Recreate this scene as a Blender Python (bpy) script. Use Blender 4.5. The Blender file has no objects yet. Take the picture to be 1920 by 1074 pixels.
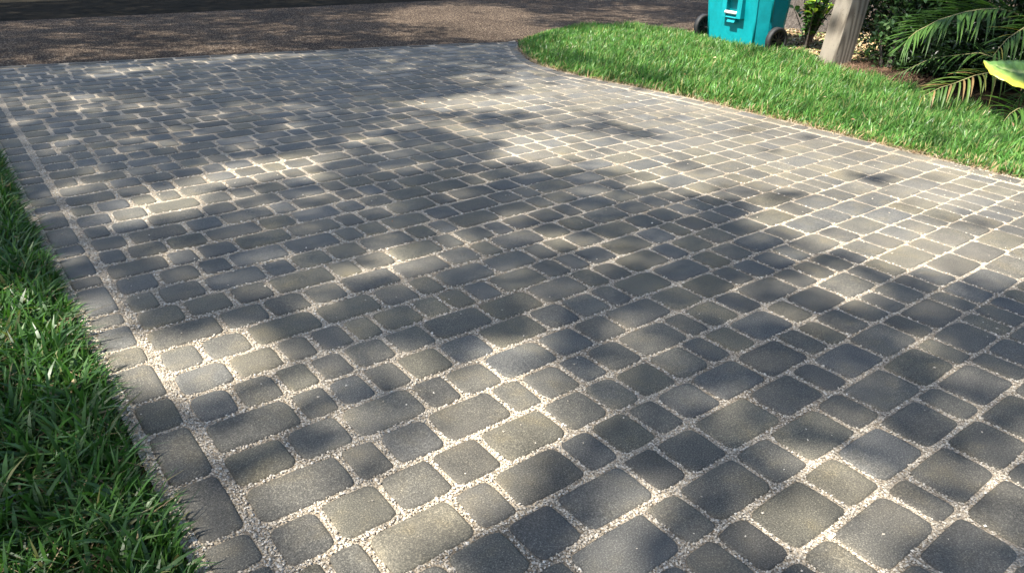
import bpy, math, random
import numpy as np
from mathutils import Vector, Matrix

rng = np.random.default_rng(11)
random.seed(11)
sc = bpy.context.scene
col = sc.collection

# ------------------------------------------------------------------ camera
cam_d = bpy.data.cameras.new('camera')
cam = bpy.data.objects.new('camera', cam_d)
col.objects.link(cam)
cam_d.sensor_width = 36.0
cam_d.lens = 26.045
cam_d.clip_start = 0.05
cam_d.clip_end = 1500
cam.matrix_world = Matrix(((0.79670, 0.25518, -0.54785, 0.0),
                           (-0.60393, 0.37079, -0.70554, 0.0),
                           (0.02310, 0.89297, 0.44952, 1.2),
                           (0, 0, 0, 1)))
sc.camera = cam

# ------------------------------------------------------------------ sky, sun, exposure
SUN_EL, SUN_AZ = math.radians(55), math.atan2(0.10, -1.0)     # azimuth as an angle from +X
SUN = Vector((math.cos(SUN_EL) * math.cos(SUN_AZ), math.cos(SUN_EL) * math.sin(SUN_AZ), math.sin(SUN_EL)))
world = bpy.data.worlds.new('World')
sc.world = world
world.use_nodes = True
wn = world.node_tree
sky = wn.nodes.new('ShaderNodeTexSky')
sky.sky_type = 'NISHITA'
sky.sun_disc = False
sky.dust_density = 2.0
sky.sun_elevation = SUN_EL
sky.sun_rotation = math.radians(90) - SUN_AZ
wn.links.new(sky.outputs[0], wn.nodes['Background'].inputs[0])
wn.nodes['Background'].inputs[1].default_value = 0.108
sun_d = bpy.data.lights.new('sun', 'SUN')
sun_d.energy = 5.0
sun_d.angle = math.radians(0.6)
sun_d.color = (1.0, 0.94, 0.84)
sun = bpy.data.objects.new('sun', sun_d)
col.objects.link(sun)
sun.rotation_euler = SUN.to_track_quat('Z', 'Y').to_euler()
sc.view_settings.view_transform = 'Standard'
sc.view_settings.look = 'None'
sc.view_settings.gamma = 1.0
sc.view_settings.exposure = 1.72
sc.cycles.max_bounces = 6
sc.cycles.diffuse_bounces = 3
sc.cycles.transmission_bounces = 3
sc.cycles.transparent_max_bounces = 4

# ------------------------------------------------------------------ plan data, metres
ROWS = {
 -2: [0.312,0.445,0.59,0.698,0.807,0.952,1.096,1.205,1.314,1.527,1.672,1.78,1.925,2.138,2.352,2.566,2.71,2.855,2.999,3.108,3.252,3.361,3.575,3.683,3.828,4.041,4.15,4.364,4.578,4.686],
 -1: [0.312,0.455,0.598,0.706,0.849,1.061,1.204,1.311,1.523,1.666,1.878,1.986,2.129,2.34,2.483,2.627,2.734,2.842,3.054,3.162,3.373,3.516,3.728,3.871,4.083,4.226,4.334,4.545,4.688],
 0: [0.312,0.375,0.519,0.628,0.842,0.987,1.131,1.345,1.454,1.599,1.813,1.958,2.172,2.316,2.53,2.744,2.958,3.172,3.281,3.495,3.709,3.854,3.998,4.143,4.357,4.502,4.646,4.755],
 1: [0.312,0.462,0.675,0.818,1.031,1.14,1.353,1.461,1.605,1.713,1.926,2.139,2.247,2.391,2.5,2.643,2.787,2.896,3.109,3.217,3.361,3.469,3.578,3.686,3.83,4.043,4.256,4.399,4.543,4.687],
 2: [0.312,0.501,0.651,0.802,1.024,1.175,1.397,1.614,1.832,1.942,2.053,2.163,2.274,2.385,2.495,2.606,2.753,2.97,3.116,3.263,3.41,3.627,3.844,4.062,4.208,4.425,4.572,4.789],
 3: [0.312,0.369,0.512,0.656,0.8,0.908,1.052,1.196,1.304,1.537,1.639,1.844,2.033,2.246,2.458,2.671,2.78,2.923,3.032,3.14,3.249,3.357,3.57,3.678,3.891,3.999,4.108,4.216,4.36,4.504,4.648,4.792],
 4: [0.312,0.377,0.601,0.752,0.866,0.98,1.094,1.204,1.418,1.564,1.778,1.983,2.095,2.315,2.427,2.575,2.724,2.943,3.163,3.275,3.423,3.643,3.755,3.975,4.123,4.343,4.491,4.64,4.788],
 5: [0.312,0.384,0.532,0.68,0.791,1.028,1.136,1.347,1.488,1.707,1.835,2.057,2.266,2.37,2.569,2.668,2.784,2.894,3.004,3.151,3.297,3.407,3.517,3.734,3.844,3.99,4.207,4.317,4.463,4.68,4.79],
 6: [0.312,0.366,0.584,0.737,0.879,1.101,1.212,1.36,1.595,1.802,1.914,2.122,2.33,2.437,2.644,2.749,2.892,3.099,3.31,3.452,3.594,3.736,3.878,4.088,4.195,4.337,4.548,4.69],
 7: [0.312,0.386,0.473,0.696,0.806,1.017,1.127,1.262,1.371,1.521,1.727,1.941,2.05,2.156,2.295,2.425,2.531,2.675,2.779,2.917,3.137,3.356,3.575,3.687,3.906,4.054,4.202,4.314,4.533,4.752],
 8: [0.312,0.436,0.584,0.728,0.872,1.085,1.232,1.351,1.501,1.651,1.755,1.879,2.083,2.198,2.401,2.598,2.721,2.826,3.064,3.205,3.415,3.557,3.699,3.806,3.912,4.054,4.264,4.406,4.548,4.758],
 9: [0.312,0.552,0.656,0.802,1.017,1.119,1.264,1.37,1.512,1.722,1.829,1.983,2.11,2.33,2.453,2.577,2.703,2.805,2.951,3.093,3.235,3.377,3.484,3.626,3.733,3.84,3.982,4.089,4.231,4.441,4.548,4.758],
 10: [0.312,0.468,0.621,0.841,0.95,1.088,1.3,1.447,1.588,1.812,1.973,2.155,2.267,2.393,2.531,2.638,2.857,3.003,3.221,3.442,3.555,3.705,3.817,3.93,4.08,4.23,4.451,4.601,4.75],
 11: [0.312,0.546,0.652,0.765,0.877,1.021,1.169,1.384,1.52,1.661,1.769,1.98,2.193,2.323,2.46,2.673,2.819,3.025,3.185,3.393,3.603,3.812,4.022,4.232,4.339,4.548,4.758],
 12: [0.312,0.433,0.555,0.663,0.77,0.912,1.052,1.271,1.485,1.696,1.801,1.916,2.127,2.244,2.399,2.542,2.758,2.97,3.114,3.326,3.47,3.683,3.791,3.935,4.148,4.291,4.4,4.544,4.687],
 13: [0.312,0.47,0.617,0.726,0.842,0.943,1.094,1.201,1.302,1.416,1.624,1.739,1.841,1.981,2.187,2.328,2.433,2.572,2.69,2.824,2.928,3.158,3.3,3.408,3.515,3.622,3.833,3.975,4.118,4.328,4.471,4.578,4.685,4.793],
 14: [0.312,0.43,0.576,0.804,1.022,1.163,1.27,1.491,1.695,1.801,1.909,2.054,2.259,2.403,2.545,2.648,2.751,2.855,2.964,3.108,3.252,3.396,3.504,3.648,3.756,3.9,4.009,4.222,4.435,4.648,4.756],
 15: [0.312,0.535,0.686,0.828,0.969,1.178,1.39,1.535,1.636,1.852,1.996,2.14,2.344,2.499,2.619,2.73,2.842,2.99,3.137,3.249,3.396,3.508,3.619,3.837,3.985,4.204,4.422,4.641,4.789],
 16: [0.312,0.463,0.618,0.76,0.985,1.095,1.239,1.449,1.553,1.705,1.807,1.95,2.09,2.193,2.406,2.554,2.772,2.99,3.209,3.427,3.574,3.722,3.869,4.017,4.235,4.346,4.494,4.641,4.789],
 17: [0.312,0.417,0.57,0.788,0.898,1.046,1.188,1.403,1.516,1.618,1.84,2.047,2.152,2.299,2.512,2.62,2.728,2.871,3.015,3.227,3.439,3.583,3.795,3.903,4.116,4.328,4.471,4.684,4.792],
 18: [0.312,0.454,0.598,0.712,0.929,1.149,1.253,1.366,1.577,1.723,1.933,2.079,2.189,2.404,2.619,2.834,3.049,3.159,3.304,3.45,3.595,3.741,3.956,4.065,4.211,4.32,4.43,4.645,4.79],
 19: [0.312,0.525,0.635,0.784,1.002,1.219,1.327,1.468,1.693,1.801,2.028,2.175,2.391,2.608,2.824,3.041,3.187,3.298,3.444,3.661,3.807,4.024,4.17,4.387,4.497,4.643,4.754],
 20: [0.312,0.413,0.56,0.712,0.934,1.082,1.289,1.409,1.551,1.755,1.967,2.075,2.288,2.5,2.644,2.752,2.896,3.004,3.147,3.256,3.364,3.576,3.72,3.828,4.04,4.184,4.292,4.436,4.648,4.756],
 21: [0.312,0.449,0.677,0.821,1.039,1.147,1.359,1.469,1.579,1.69,1.907,2.053,2.199,2.31,2.456,2.673,2.819,2.966,3.183,3.329,3.475,3.586,3.732,3.843,4.059,4.206,4.422,4.569,4.679,4.79],
 22: [0.312,0.416,0.56,0.786,0.93,1.139,1.352,1.46,1.604,1.748,1.892,2.0,2.144,2.252,2.465,2.609,2.717,2.861,3.005,3.218,3.361,3.505,3.718,3.862,4.006,4.114,4.222,4.435,4.543,4.756],
 23: [0.312,0.449,0.595,0.815,0.959,1.069,1.216,1.362,1.509,1.726,1.942,2.053,2.269,2.486,2.596,2.743,2.889,3.0,3.216,3.363,3.509,3.656,3.802,3.913,4.023,4.24,4.35,4.461,4.607,4.754],
 24: [0.312,0.413,0.558,0.666,0.773,0.985,1.128,1.271,1.379,1.487,1.698,1.841,2.053,2.264,2.408,2.515,2.727,2.835,2.942,3.154,3.366,3.473,3.581,3.689,3.832,3.94,4.083,4.226,4.438,4.581,4.688],
 25: [0.312,0.529,0.676,0.786,0.933,1.079,1.226,1.336,1.483,1.7,1.847,1.993,2.21,2.427,2.574,2.791,2.901,3.118,3.335,3.482,3.628,3.775,3.992,4.209,4.319,4.536,4.753],
 26: [0.312,0.527,0.672,0.817,0.963,1.072,1.217,1.363,1.577,1.723,1.868,2.013,2.123,2.232,2.447,2.556,2.702,2.847,2.956,3.171,3.386,3.601,3.746,3.961,4.07,4.216,4.325,4.47,4.685],
 27: [0.312,0.422,0.637,0.782,0.892,1.037,1.147,1.293,1.402,1.617,1.833,1.942,2.158,2.373,2.588,2.734,2.949,3.164,3.379,3.489,3.599,3.814,3.923,4.069,4.214,4.36,4.575,4.685],
 28: [0.312,0.527,0.672,0.887,1.032,1.141,1.251,1.36,1.469,1.684,1.794,2.008,2.118,2.263,2.408,2.553,2.663,2.808,3.023,3.168,3.313,3.458,3.568,3.677,3.892,4.037,4.252,4.466,4.576,4.685],
 29: [0.312,0.455,0.563,0.707,0.815,0.958,1.17,1.382,1.595,1.703,1.915,2.058,2.27,2.414,2.626,2.734,2.946,3.158,3.301,3.513,3.726,3.938,4.15,4.362,4.47,4.613,4.757],
 30: [0.312,0.459,0.569,0.679,0.896,1.007,1.224,1.44,1.657,1.874,1.985,2.201,2.348,2.565,2.782,2.999,3.145,3.292,3.438,3.585,3.731,3.842,3.988,4.099,4.316,4.426,4.537,4.683],
 31: [0.312,0.423,0.571,0.718,0.866,1.014,1.125,1.343,1.491,1.709,1.857,2.004,2.152,2.3,2.411,2.558,2.67,2.888,3.106,3.218,3.436,3.654,3.802,3.95,4.097,4.316,4.534,4.752],
 32: [0.312,0.42,0.563,0.706,0.813,0.921,1.029,1.172,1.383,1.595,1.806,1.914,2.125,2.233,2.341,2.484,2.627,2.734,2.946,3.053,3.161,3.269,3.377,3.484,3.696,3.907,4.119,4.262,4.369,4.477,4.689],
 33: [0.312,0.527,0.673,0.888,1.034,1.143,1.253,1.363,1.578,1.793,2.009,2.154,2.3,2.515,2.661,2.876,2.986,3.201,3.417,3.632,3.777,3.993,4.138,4.284,4.429,4.575,4.79],
 34: [0.312,0.457,0.566,0.781,0.995,1.21,1.424,1.569,1.714,1.859,2.004,2.113,2.223,2.368,2.582,2.691,2.836,3.051,3.16,3.269,3.414,3.629,3.774,3.883,4.028,4.137,4.282,4.392,4.501,4.646,4.755],
 35: [0.312,0.457,0.602,0.747,0.962,1.107,1.252,1.466,1.681,1.826,1.935,2.15,2.365,2.51,2.724,2.834,2.979,3.193,3.302,3.447,3.557,3.702,3.847,3.956,4.065,4.211,4.356,4.501,4.646,4.791],
 36: [0.312,0.459,0.675,0.892,1.109,1.326,1.472,1.689,1.835,2.052,2.269,2.415,2.526,2.742,2.853,2.999,3.146,3.292,3.403,3.62,3.766,3.876,4.023,4.169,4.316,4.533,4.643,4.753],
 37: [0.312,0.529,0.675,0.822,1.038,1.149,1.295,1.441,1.658,1.805,2.021,2.168,2.384,2.495,2.711,2.928,3.145,3.255,3.365,3.476,3.586,3.696,3.913,4.059,4.17,4.316,4.427,4.643,4.79],
 38: [0.312,0.455,0.562,0.705,0.848,0.955,1.167,1.274,1.417,1.628,1.839,1.947,2.09,2.197,2.305,2.448,2.59,2.733,2.841,2.983,3.126,3.269,3.48,3.691,3.903,4.045,4.188,4.296,4.438,4.581,4.689],
 39: [0.312,0.423,0.57,0.787,0.934,1.152,1.369,1.587,1.697,1.808,2.026,2.136,2.247,2.394,2.612,2.759,2.869,2.98,3.091,3.238,3.349,3.496,3.606,3.824,3.935,4.082,4.229,4.339,4.486,4.633,4.851,5.068,5.286,5.503,5.721,5.868,5.978,6.089],
 40: [0.312,0.422,0.568,0.713,0.859,0.969,1.185,1.4,1.616,1.726,1.871,2.017,2.127,2.343,2.488,2.634,2.744,2.89,2.999,3.215,3.361,3.576,3.686,3.902,4.012,4.122,4.231,4.341,4.557,4.667,4.776,4.922,5.032,5.142,5.288,5.433,5.579,5.689,5.835,5.944,6.09],
 41: [0.312,0.421,0.566,0.711,0.821,0.93,1.145,1.29,1.399,1.544,1.759,1.904,2.049,2.194,2.303,2.518,2.732,2.877,3.092,3.237,3.382,3.527,3.637,3.746,3.96,4.175,4.284,4.499,4.608,4.718,4.932,5.077,5.187,5.401,5.51,5.62,5.765,5.91,6.055],
 42: [0.312,0.459,0.676,0.786,1.003,1.114,1.224,1.335,1.481,1.628,1.774,1.921,2.032,2.142,2.289,2.399,2.546,2.763,2.873,3.09,3.201,3.311,3.528,3.745,3.856,4.073,4.183,4.33,4.44,4.587,4.697,4.808,4.955,5.101,5.212,5.358,5.505,5.652,5.869,5.979,6.09],
 43: [0.312,0.458,0.675,0.821,1.038,1.254,1.401,1.511,1.621,1.767,1.984,2.2,2.417,2.563,2.71,2.926,3.073,3.183,3.399,3.546,3.762,3.872,4.019,4.235,4.382,4.598,4.708,4.855,5.071,5.218,5.328,5.544,5.761,5.907,6.054],
 44: [0.312,0.458,0.605,0.751,0.861,0.971,1.188,1.298,1.514,1.661,1.877,1.987,2.134,2.35,2.46,2.607,2.823,3.04,3.186,3.332,3.442,3.659,3.805,4.022,4.238,4.384,4.531,4.747,4.857,5.074,5.29,5.4,5.547,5.657,5.873,5.984],
 45: [0.312,0.458,0.568,0.678,0.825,0.971,1.187,1.403,1.549,1.765,1.982,2.198,2.308,2.454,2.67,2.817,3.033,3.179,3.325,3.435,3.581,3.798,4.014,4.23,4.34,4.486,4.596,4.743,4.889,5.105,5.251,5.397,5.507,5.617,5.728,5.838,5.984],
 46: [0.312,0.523,0.63,0.738,0.845,0.952,1.163,1.271,1.413,1.556,1.663,1.77,1.878,2.089,2.299,2.407,2.514,2.725,2.832,2.975,3.186,3.397,3.504,3.611,3.719,3.861,4.004,4.215,4.357,4.568,4.779,4.886,5.029,5.136,5.347,5.489,5.597,5.739,5.882,5.989],
 47: [0.312,0.42,0.563,0.707,0.85,0.958,1.17,1.382,1.49,1.598,1.811,1.954,2.166,2.309,2.521,2.665,2.877,2.985,3.128,3.236,3.344,3.556,3.7,3.912,4.055,4.199,4.307,4.415,4.627,4.77,4.914,5.057,5.269,5.412,5.52,5.628,5.737,5.845,5.988],
 48: [0.312,0.528,0.745,0.855,1.001,1.111,1.328,1.544,1.69,1.907,2.017,2.233,2.45,2.596,2.812,2.958,3.069,3.215,3.361,3.578,3.688,3.798,3.944,4.161,4.271,4.487,4.597,4.744,4.96,5.106,5.252,5.399,5.545,5.691,5.837,5.984],
 49: [0.312,0.527,0.742,0.887,1.103,1.248,1.463,1.608,1.754,1.863,2.078,2.188,2.333,2.548,2.658,2.873,3.088,3.197,3.412,3.558,3.773,3.882,3.992,4.137,4.247,4.392,4.502,4.717,4.826,4.936,5.045,5.26,5.37,5.585,5.73,5.945,6.09],
 50: [0.312,0.53,0.747,0.965,1.112,1.33,1.441,1.588,1.735,1.882,2.029,2.247,2.358,2.576,2.793,3.011,3.158,3.269,3.38,3.527,3.745,3.963,4.18,4.291,4.438,4.656,4.803,4.95,5.097,5.208,5.426,5.537,5.648,5.795,5.942,6.089],
 51: [0.312,0.527,0.672,0.817,0.927,1.072,1.217,1.326,1.541,1.756,1.866,2.08,2.295,2.51,2.655,2.87,2.98,3.089,3.198,3.344,3.453,3.598,3.743,3.958,4.103,4.249,4.358,4.503,4.613,4.827,4.973,5.082,5.227,5.442,5.552,5.766,5.876,5.985],
}
BORDER_Y = [1.173, 1.286, 1.503, 1.734, 1.894, 2.098, 2.218, 2.378, 2.479, 2.714, 2.816, 3.033, 3.15, 3.364, 3.577, 3.683, 3.795, 4.03, 4.145, 4.258, 4.454, 4.601, 4.749, 4.963, 5.071, 5.251, 5.372, 5.499, 5.726]
LIGHT_GAPS = '''
00000000000000000000000000000000000000000000000000000000000000000000000000000000000000000000000000000000000000000000000000000
00000000000000000000000000000000000000000000000000000000000000000000000000000000000000000000000000000000000000000000000000000
00000000000000000000000000000000000000000000000000000000000000000000000000000000000000000000000000000000000000000000000000000
00000000000000000000000000000000000000000000000000000000000000000000000000000000000000000000000000000000000000000000000000000
00000000000000000000000000000000000000000000000000000000000000000000000000000000000000000000000000000000000000000000000000000
00000000000000000000000000000000000000000000000000000000000000000000000000000000000000000000000000000000000000000000000000000
00000000000000000000000000000000000000000000000000000000000000000000000000000000000000000000000000000000000000000000000000000
00000000000000000000000000000000000000000000000000000000000000000000000000000000000000000000000000000000000000000000000000000
00000000000000000000000000000000000000000000000000000000000000000000000011111111111111111111111111111111111111111111111111111
00000000000000000000000000000000000000000000000000000000000000000000000011111111111111111111111111111111111111111111111111111
00000000000000000000000000000000000000000000000000000000000000000000000011111111111111111111111111111111111111111111111111111
00000000000000000000000000000000000000000000000000000000000000000000000011111111111111111111111111111111111111111111111111111
00000000000000000000000000000000000000000000000000000000000000000000000011111111111111111111111111111111111111111111111111111
00000000000000000000000000000000000000000000000000000000000000000000000011111111111111111111111111111111111111111111111111111
00000000000000000000000000000000000000000000000000000000000000000000000011111111111111111111111111111111111111111111111111111
00000000000000000000000000000000000000000000000000000000000000000000000011111111111111111111111111111111111111111111111111111
00000000000000000000000000000000000000000000000000000000000000000000000011111111111111111111111111111111111111111111111111111
00000000000000000000000000000000000000000000000000000000000000000000000011111111111111111111111111111111111111111111111111111
00000000000000000000000000000000000000000000000000000000000000000000000011111111111111111111111111111111111111111111111111111
00000000000000000000000000000000000000240000000000000000000000000000000011111111111111111111111111111111111111111111111111111
00000000000000000000000000000000000799063000000000000000000000000000000011111111111111111111111111111111111111111111111111111
00000000000000000000000000000000001808400000000000000011110000000000000011111111111111111111111111111111111111111111111111111
00000000000000000000000000000000500005050000000000023455554321000000000011111111111111111111111111111111111111111111111111111
00000000000000000000000000000000770000000000000001467888887654210000000011111111111111111111111111111111111111111111111111111
00000000000000000000000000000000000006000000000014788888888876531000000011111111111111111111111111111111111111111111111111111
00000000000000000000000000007767400000000000000147888568888888653100000011111111111111111111111111111111111111111111111111111
00000000000000000000000000307488996003400000064368887579999988865310000011111111111111111111111111111111111111111111111111111
00000000000000000000000000507357995601000000066478888899999999999752000011111111111111111111111111111111111111111111111111111
00000000000000000000000060004202758104000000002478888999899999999998520011111111111111111111111111111111111111111111111111111
00000000000000000000000300000000368800000023001478889999888899999999974011111111111111111111111111111111111111111111111111111
00000000000000000000000000004403200030000000001478888999678889999999998521111111111111111111111111111111111111111111111111111
00000000000000000000000000000000000000000000000368868799448889999899999852111111111111111111111111111111111111111111111111111
00000000000000000000000000078800000000000000000237337589448889997569999974111111111111111111111111111111111111111111111111111
00000000000000000000000000998810000000000000000124337699798889998559999986333333333331111111111111111111111111111111111111111
00000000000000000000000008998805000000002000000153378999998889999669999997433333333331111111111111111111111111111111111111111
00000000000000000000000008752005056660044100000366779999998778999988999999743333333331111111111111111111111111111111111111111
00000000000000000000000069830000004500034200001369999999987778999955799999864333333331111111111111111111111111111111111111111
00000000000000000000000099800000000554020000001499999999977779999844499999986333333331111111111111111111111111111111111111111
00000000000000000000000099500000000000000000001499999999777779999844479999997533333331111111111111111111111111111111111111111
00000000000000000000000047000000000000000000001399989997777779999954469999998643333331111111111111111111111111111111111111111
00000000000000000000000000000000000000000000001478777777777779999985479999998753333331111111111111111111111111111111111111111
00000000000000000000000000000000000000000000028867776467777778999998799999999764333331111111111111111111111111111111111111111
00000000000000000000000000000000000000000000099957773367777777999999999999998764333331111111111111111111111111111111111111111
00000000000000000000000000000220000000000000099976743367777777899999999999998764333331111111111111111111111111111111111111111
00000000000000000000000000000887440000000000006776733377777777799999999999999754333331111111111111111111111111111111111111111
00000000000000000000000000000888240000000000007775633457777777789999999999999874311111111111111111111111111111111111111111111
00000000000000000000000000000187888885200000067735644447777777789999999999999986421111111111111111111111111111111111111111111
00000000000000000000000000000000888888640200066334564447777777689999999999999997588888888888888888888888888888888888888888888
00000000000000000000000000000000166752435540065023454477777776687799999999999998688888888888888888888888888888888888888888888
00000000000000000000000000000000000000005514442013488867777766554479999999999999788888888888888888888888888888888888888888888
00000000000000000000000000000000000000000244442012888866777775534459999999999789888888888888888888888888888888888888888888888
00000000000000000000000000000000000000000012200068888755777775524448999999996546888888888888888888888888888888888888888888888
00000000000000000000000000000000000000000000000888888455777765533448999999996444588888888888888888888888888888888888888888888
00000000000000000000000000000000000000000000007888885457777755542459999999996444488888888888888888888888888888888888888888888
00000000000000000000000000000000000000000000038886642457777555554479999999998444488888888888888888888888888888888888888888888
00000000000000000000000000000000000000000000013200002457776555554589999999999744488888888888888888888888888888888888888888888
00000000000000000000000000000000000000000000000000002346755555433699999999999975588888888888888888888888888888888888888888888
00000000000000000000000000000000000000000000000000001455555554222699999999999998788888888888888888888888888888888888888888888
00000000000000000000000000000000000000000000000000024555555553222599999999999999999888888888888888888888888888888888888888888
00000000000000000000000000000000000000000000000000044555344442112389999999999999999888888888888888888888888888888888888888888
00000000000000000000000000000000000000000000000000000112233332122389999999999999999888888888888888888888888888888888888888888
00000000000000000000000000000000444200000000000000000001122221222389999999999999999888888888888888888888888888888888888888888
00000000000000000000000000000004440004100000000000000000011100333379999999999999999888888888888888888888888888888888888888888
00000000000000000000000000000000000034000000000000000000000000244458999999999999998888888888888888888888888888888888888888888
00000000000000000000000000000000110000000000000000000000000000134447999999999998888888888888888888888888888888888888888888888
00000000000000000000000000000444400000000000000000000000000000024445799999999999788888888888888888888888888888888888888888888
00000000000000000000000000003420000000000000000000000000000000002444589999999999788888888888888888888888888888888888888888888
00000000000000000000000000000000000000000000000000000000000000000244458999999999788888888888888888888888888888888888888888888
00000000000000000000000000000000000000000000000000000000000000000023445799999998788888888888888888888888888888888888888888888
00000000000000000000000000000000000000000000000000000000000000000001223575666687688888888888888888888888888888888888888888888
00000000000000000000000000000000000100000000000000000000000000000013433234555576588888888888888888888888888888888888888888888
00000000000000000000000000000000044113000000000000000000000000001245666542344455488888888888888888888888888888888888888888888
00000000000000000000000000000001442443343002455420000000000000003566666665323343322444444430000000000000000000000000000000000
00000000000000000000000000000003344435555455555400000000000001124666666666521122102444444430000000000000000000000000000000000
00000000000000000000000000000000444024421455420000000000000233336666666666641000002444444420000000000000000000000000000000000
00000000000000000000000000000000200000000000000000000000002344446666666666642000002444444420000000000000000000000000000000000
00000000000000000000000000000000000000000001100000000000013444446666666666652000012344444321000000000000000000000000000000000
00000000000000000000000000000000000012000234420000000000024444445666666666642001234444444332100000000000000000000000000000000
00000000000000000000000000000000000234202444442000012320024444444666666666541013444444444433210000000000000000000000000000000
00000000000000000000000000000000024444424444442000133331024444444456666666420134444444444443210000000000000000000000000000000
00000000000000000000000000000000344444434444442000333320013444444456666665432234444444444443210122210000000000000000000000000
00000000000000000000000000000001444444444444441000233200002444444566666666654344444444444443234444442100000000000000000000000
00000000000000000000000000000003444444434444420000111000001234445666666666665444444444444432444444444200000000000000000000000
00000000000000000000000000000003444444424444200000000000000122356666666666666564444444444333444444444310000000000000000000000
00000000000000000000000000000003444444312321000000000000000002456666666666666675444444443224444444444200000000000000000000000
00000000000000000000000000000001343233200000000000000000000002466666666666666686433333322124444444443100000000000000000000000
00000000000000000000000000000000110011000000000000011000000002466666666666666697532222110002444444421000000000000000000000000
00000000000000000000000000000000000000000033310000333200000002466666666666666698642000000000122222100000000000000000000000000
00000000000000000000000000000000000000000333310002333300000002456666666666666699753000000000000000000000000000000000000000000
00000000000000000000000000000000000000002333200002333300000011356666666666666699753100000000000000000000000000000000000000000
00000000000000000000000000000000002320001331000001333100001333246666666666666699753100000000000000000000000000000000000000000
00000000000000000000000000000000023330000000000000121000013333335666666666666698753100000000000000000000000000000000000000000
00000000000000000000000000000000033330000000000000000000023333324566666666666698653100000000000000000000000000000000000000000
00000000000000000000000000000000023310000000000001100000023333323456666666666697642100000000000000000000000000000000000000000
00000000000000000000000000000000002100000000000133320000013333202345666666666686542000000000000000000000000000000000000000000
00000000000000000000000000000000000000000000000333320000001221000234556666666575431000000000000000000000000000000000000000000
00000000000000000000000000000000020000000000000333310000000000000012345555555454320000000000000000000000000000000000000000000
00000000000000000000000000000002443000000000000233200000000000000001233444444343200000000000000000000000000000000000000000000
00000000000000000000000000000004443000000000000000000000000000000000012233332221000000000000000000000000000000000000000000000
00000000000000000000000000000014440000000000000000000000000000000000000111111100000000000000000000000000000000000000000000000
00000000000000000000000000000003300000000000000000000000000000000000000000000000000000000000000000000000000000000000000000000
00000000000000000000000000000000000000000000000000000000000000000000000000000000000000000000000000000000000000000000000000000
00000000000000000000000000000000000000000000000000000000000000000000000000000000000000000000000000000000000000000000000000000
00000000000000000000000000000000000000000000000000000000000000000000000000000000000000000000000000000000000000000000000000000
00000000000000000000000000000000000000000000000000000000000000000000000000000000000000000000000000000000000000000000000000000
00000000000000000000000000000000000000000000000000000000000000000000000000000000000000000000000000000000000000000000000000000
00000000000000000000000000000000000000000000000000000000000000000000000000000000000000000000000000000000000000000000000000000
00000000000000000000000000000000000000000000000000000000000000000000000000000000000000000000000000000000000000000000000000000
00000000000000000000000000000000000000000000000000000000000000000000000000000000000000000000000000000000000000000000000000000
00000000000000000000000000000000000000000000000000000000000000000000000000000000000000000000000000000000000000000000000000000
00000000000000000000000000000000000000000000000000000000000000000000000000000000000000000000000000000000000000000000000000000
00000000000000000000000000000000000000000000000000000000000000000000000000000000000000000000000000000000000000000000000000000
00000000000000000000000000000000000000000000000000000000000000000000000000000000000000000000000000000000000000000000000000000
00000000000000000000000000000000000000000000000000000000000000000000000000000000000000000000000000000000000000000000000000000
00000000000000000000000000000000000000000000000000000000000000000000000000000000000000000000000000000000000000000000000000000
00000000000000000000000000000000000000000000000000000000000000000000000000000000000000000000000000000000000000000000000000000
00000000000000000000000000000000000000000000000000000000000000000000000000000000000000000000000000000000000000000000000000000
'''.split()
# gap map origin -3.0,-2.0 cell 0.12
FR1=[(7.065, 2.437, 0.51), (6.911, 2.539, 0.595), (6.756, 2.605, 0.619), (6.607, 2.648, 0.618), (6.443, 2.695, 0.602), (6.298, 2.722, 0.579), (6.151, 2.749, 0.554), (6.011, 2.762, 0.514), (5.886, 2.768, 0.484), (5.798, 2.769, 0.444), (5.735, 2.76, 0.397)]
FR2=[(6.486, 2.161, 0.262), (6.212, 2.237, 0.268), (6.064, 2.269, 0.25), (5.927, 2.298, 0.24), (5.79, 2.319, 0.216), (5.674, 2.327, 0.201), (5.552, 2.344, 0.189), (5.441, 2.348, 0.171), (5.327, 2.352, 0.15)]
FR3=[(6.802, 2.274, 0.601), (6.531, 2.295, 0.527), (6.411, 2.298, 0.496), (6.292, 2.299, 0.463), (6.175, 2.287, 0.414), (6.066, 2.272, 0.369)]
FR4=[(5.807, 1.781, 0.172), (5.657, 1.815, 0.155), (5.53, 1.836, 0.142), (5.426, 1.834, 0.125), (5.327, 1.82, 0.093)]
LEAF_UP=[(5.543, 2.124, 0.389), (5.68, 2.093, 0.396), (5.81, 2.061, 0.393), (5.941, 2.027, 0.387), (6.114, 1.954, 0.373)]
LEAF_MID=[(5.543, 2.124, 0.389), (5.578, 2.043, 0.371), (5.675, 1.992, 0.343), (5.8, 1.954, 0.324), (5.97, 1.881, 0.305)]
LEAF_LOW=[(5.543, 2.124, 0.389), (5.429, 2.013, 0.343), (5.414, 1.926, 0.322), (5.445, 1.854, 0.291), (5.483, 1.82, 0.283), (5.647, 1.751, 0.264)]


# ------------------------------------------------------------------ helpers
def tag(o, label=None, cat=None, group=None, kind=None):
    if label: o['label'] = label
    if cat: o['category'] = cat
    if group: o['group'] = group
    if kind: o['kind'] = kind
    return o

def empty(name, loc=(0, 0, 0), rz=0.0):
    o = bpy.data.objects.new(name, None)
    o.empty_display_size = 0.1
    col.objects.link(o)
    o.location = loc
    o.rotation_euler = (0, 0, rz)
    return o

def link(name, me, parent=None):
    o = bpy.data.objects.new(name, me)
    col.objects.link(o)
    if parent: o.parent = parent
    return o

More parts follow.
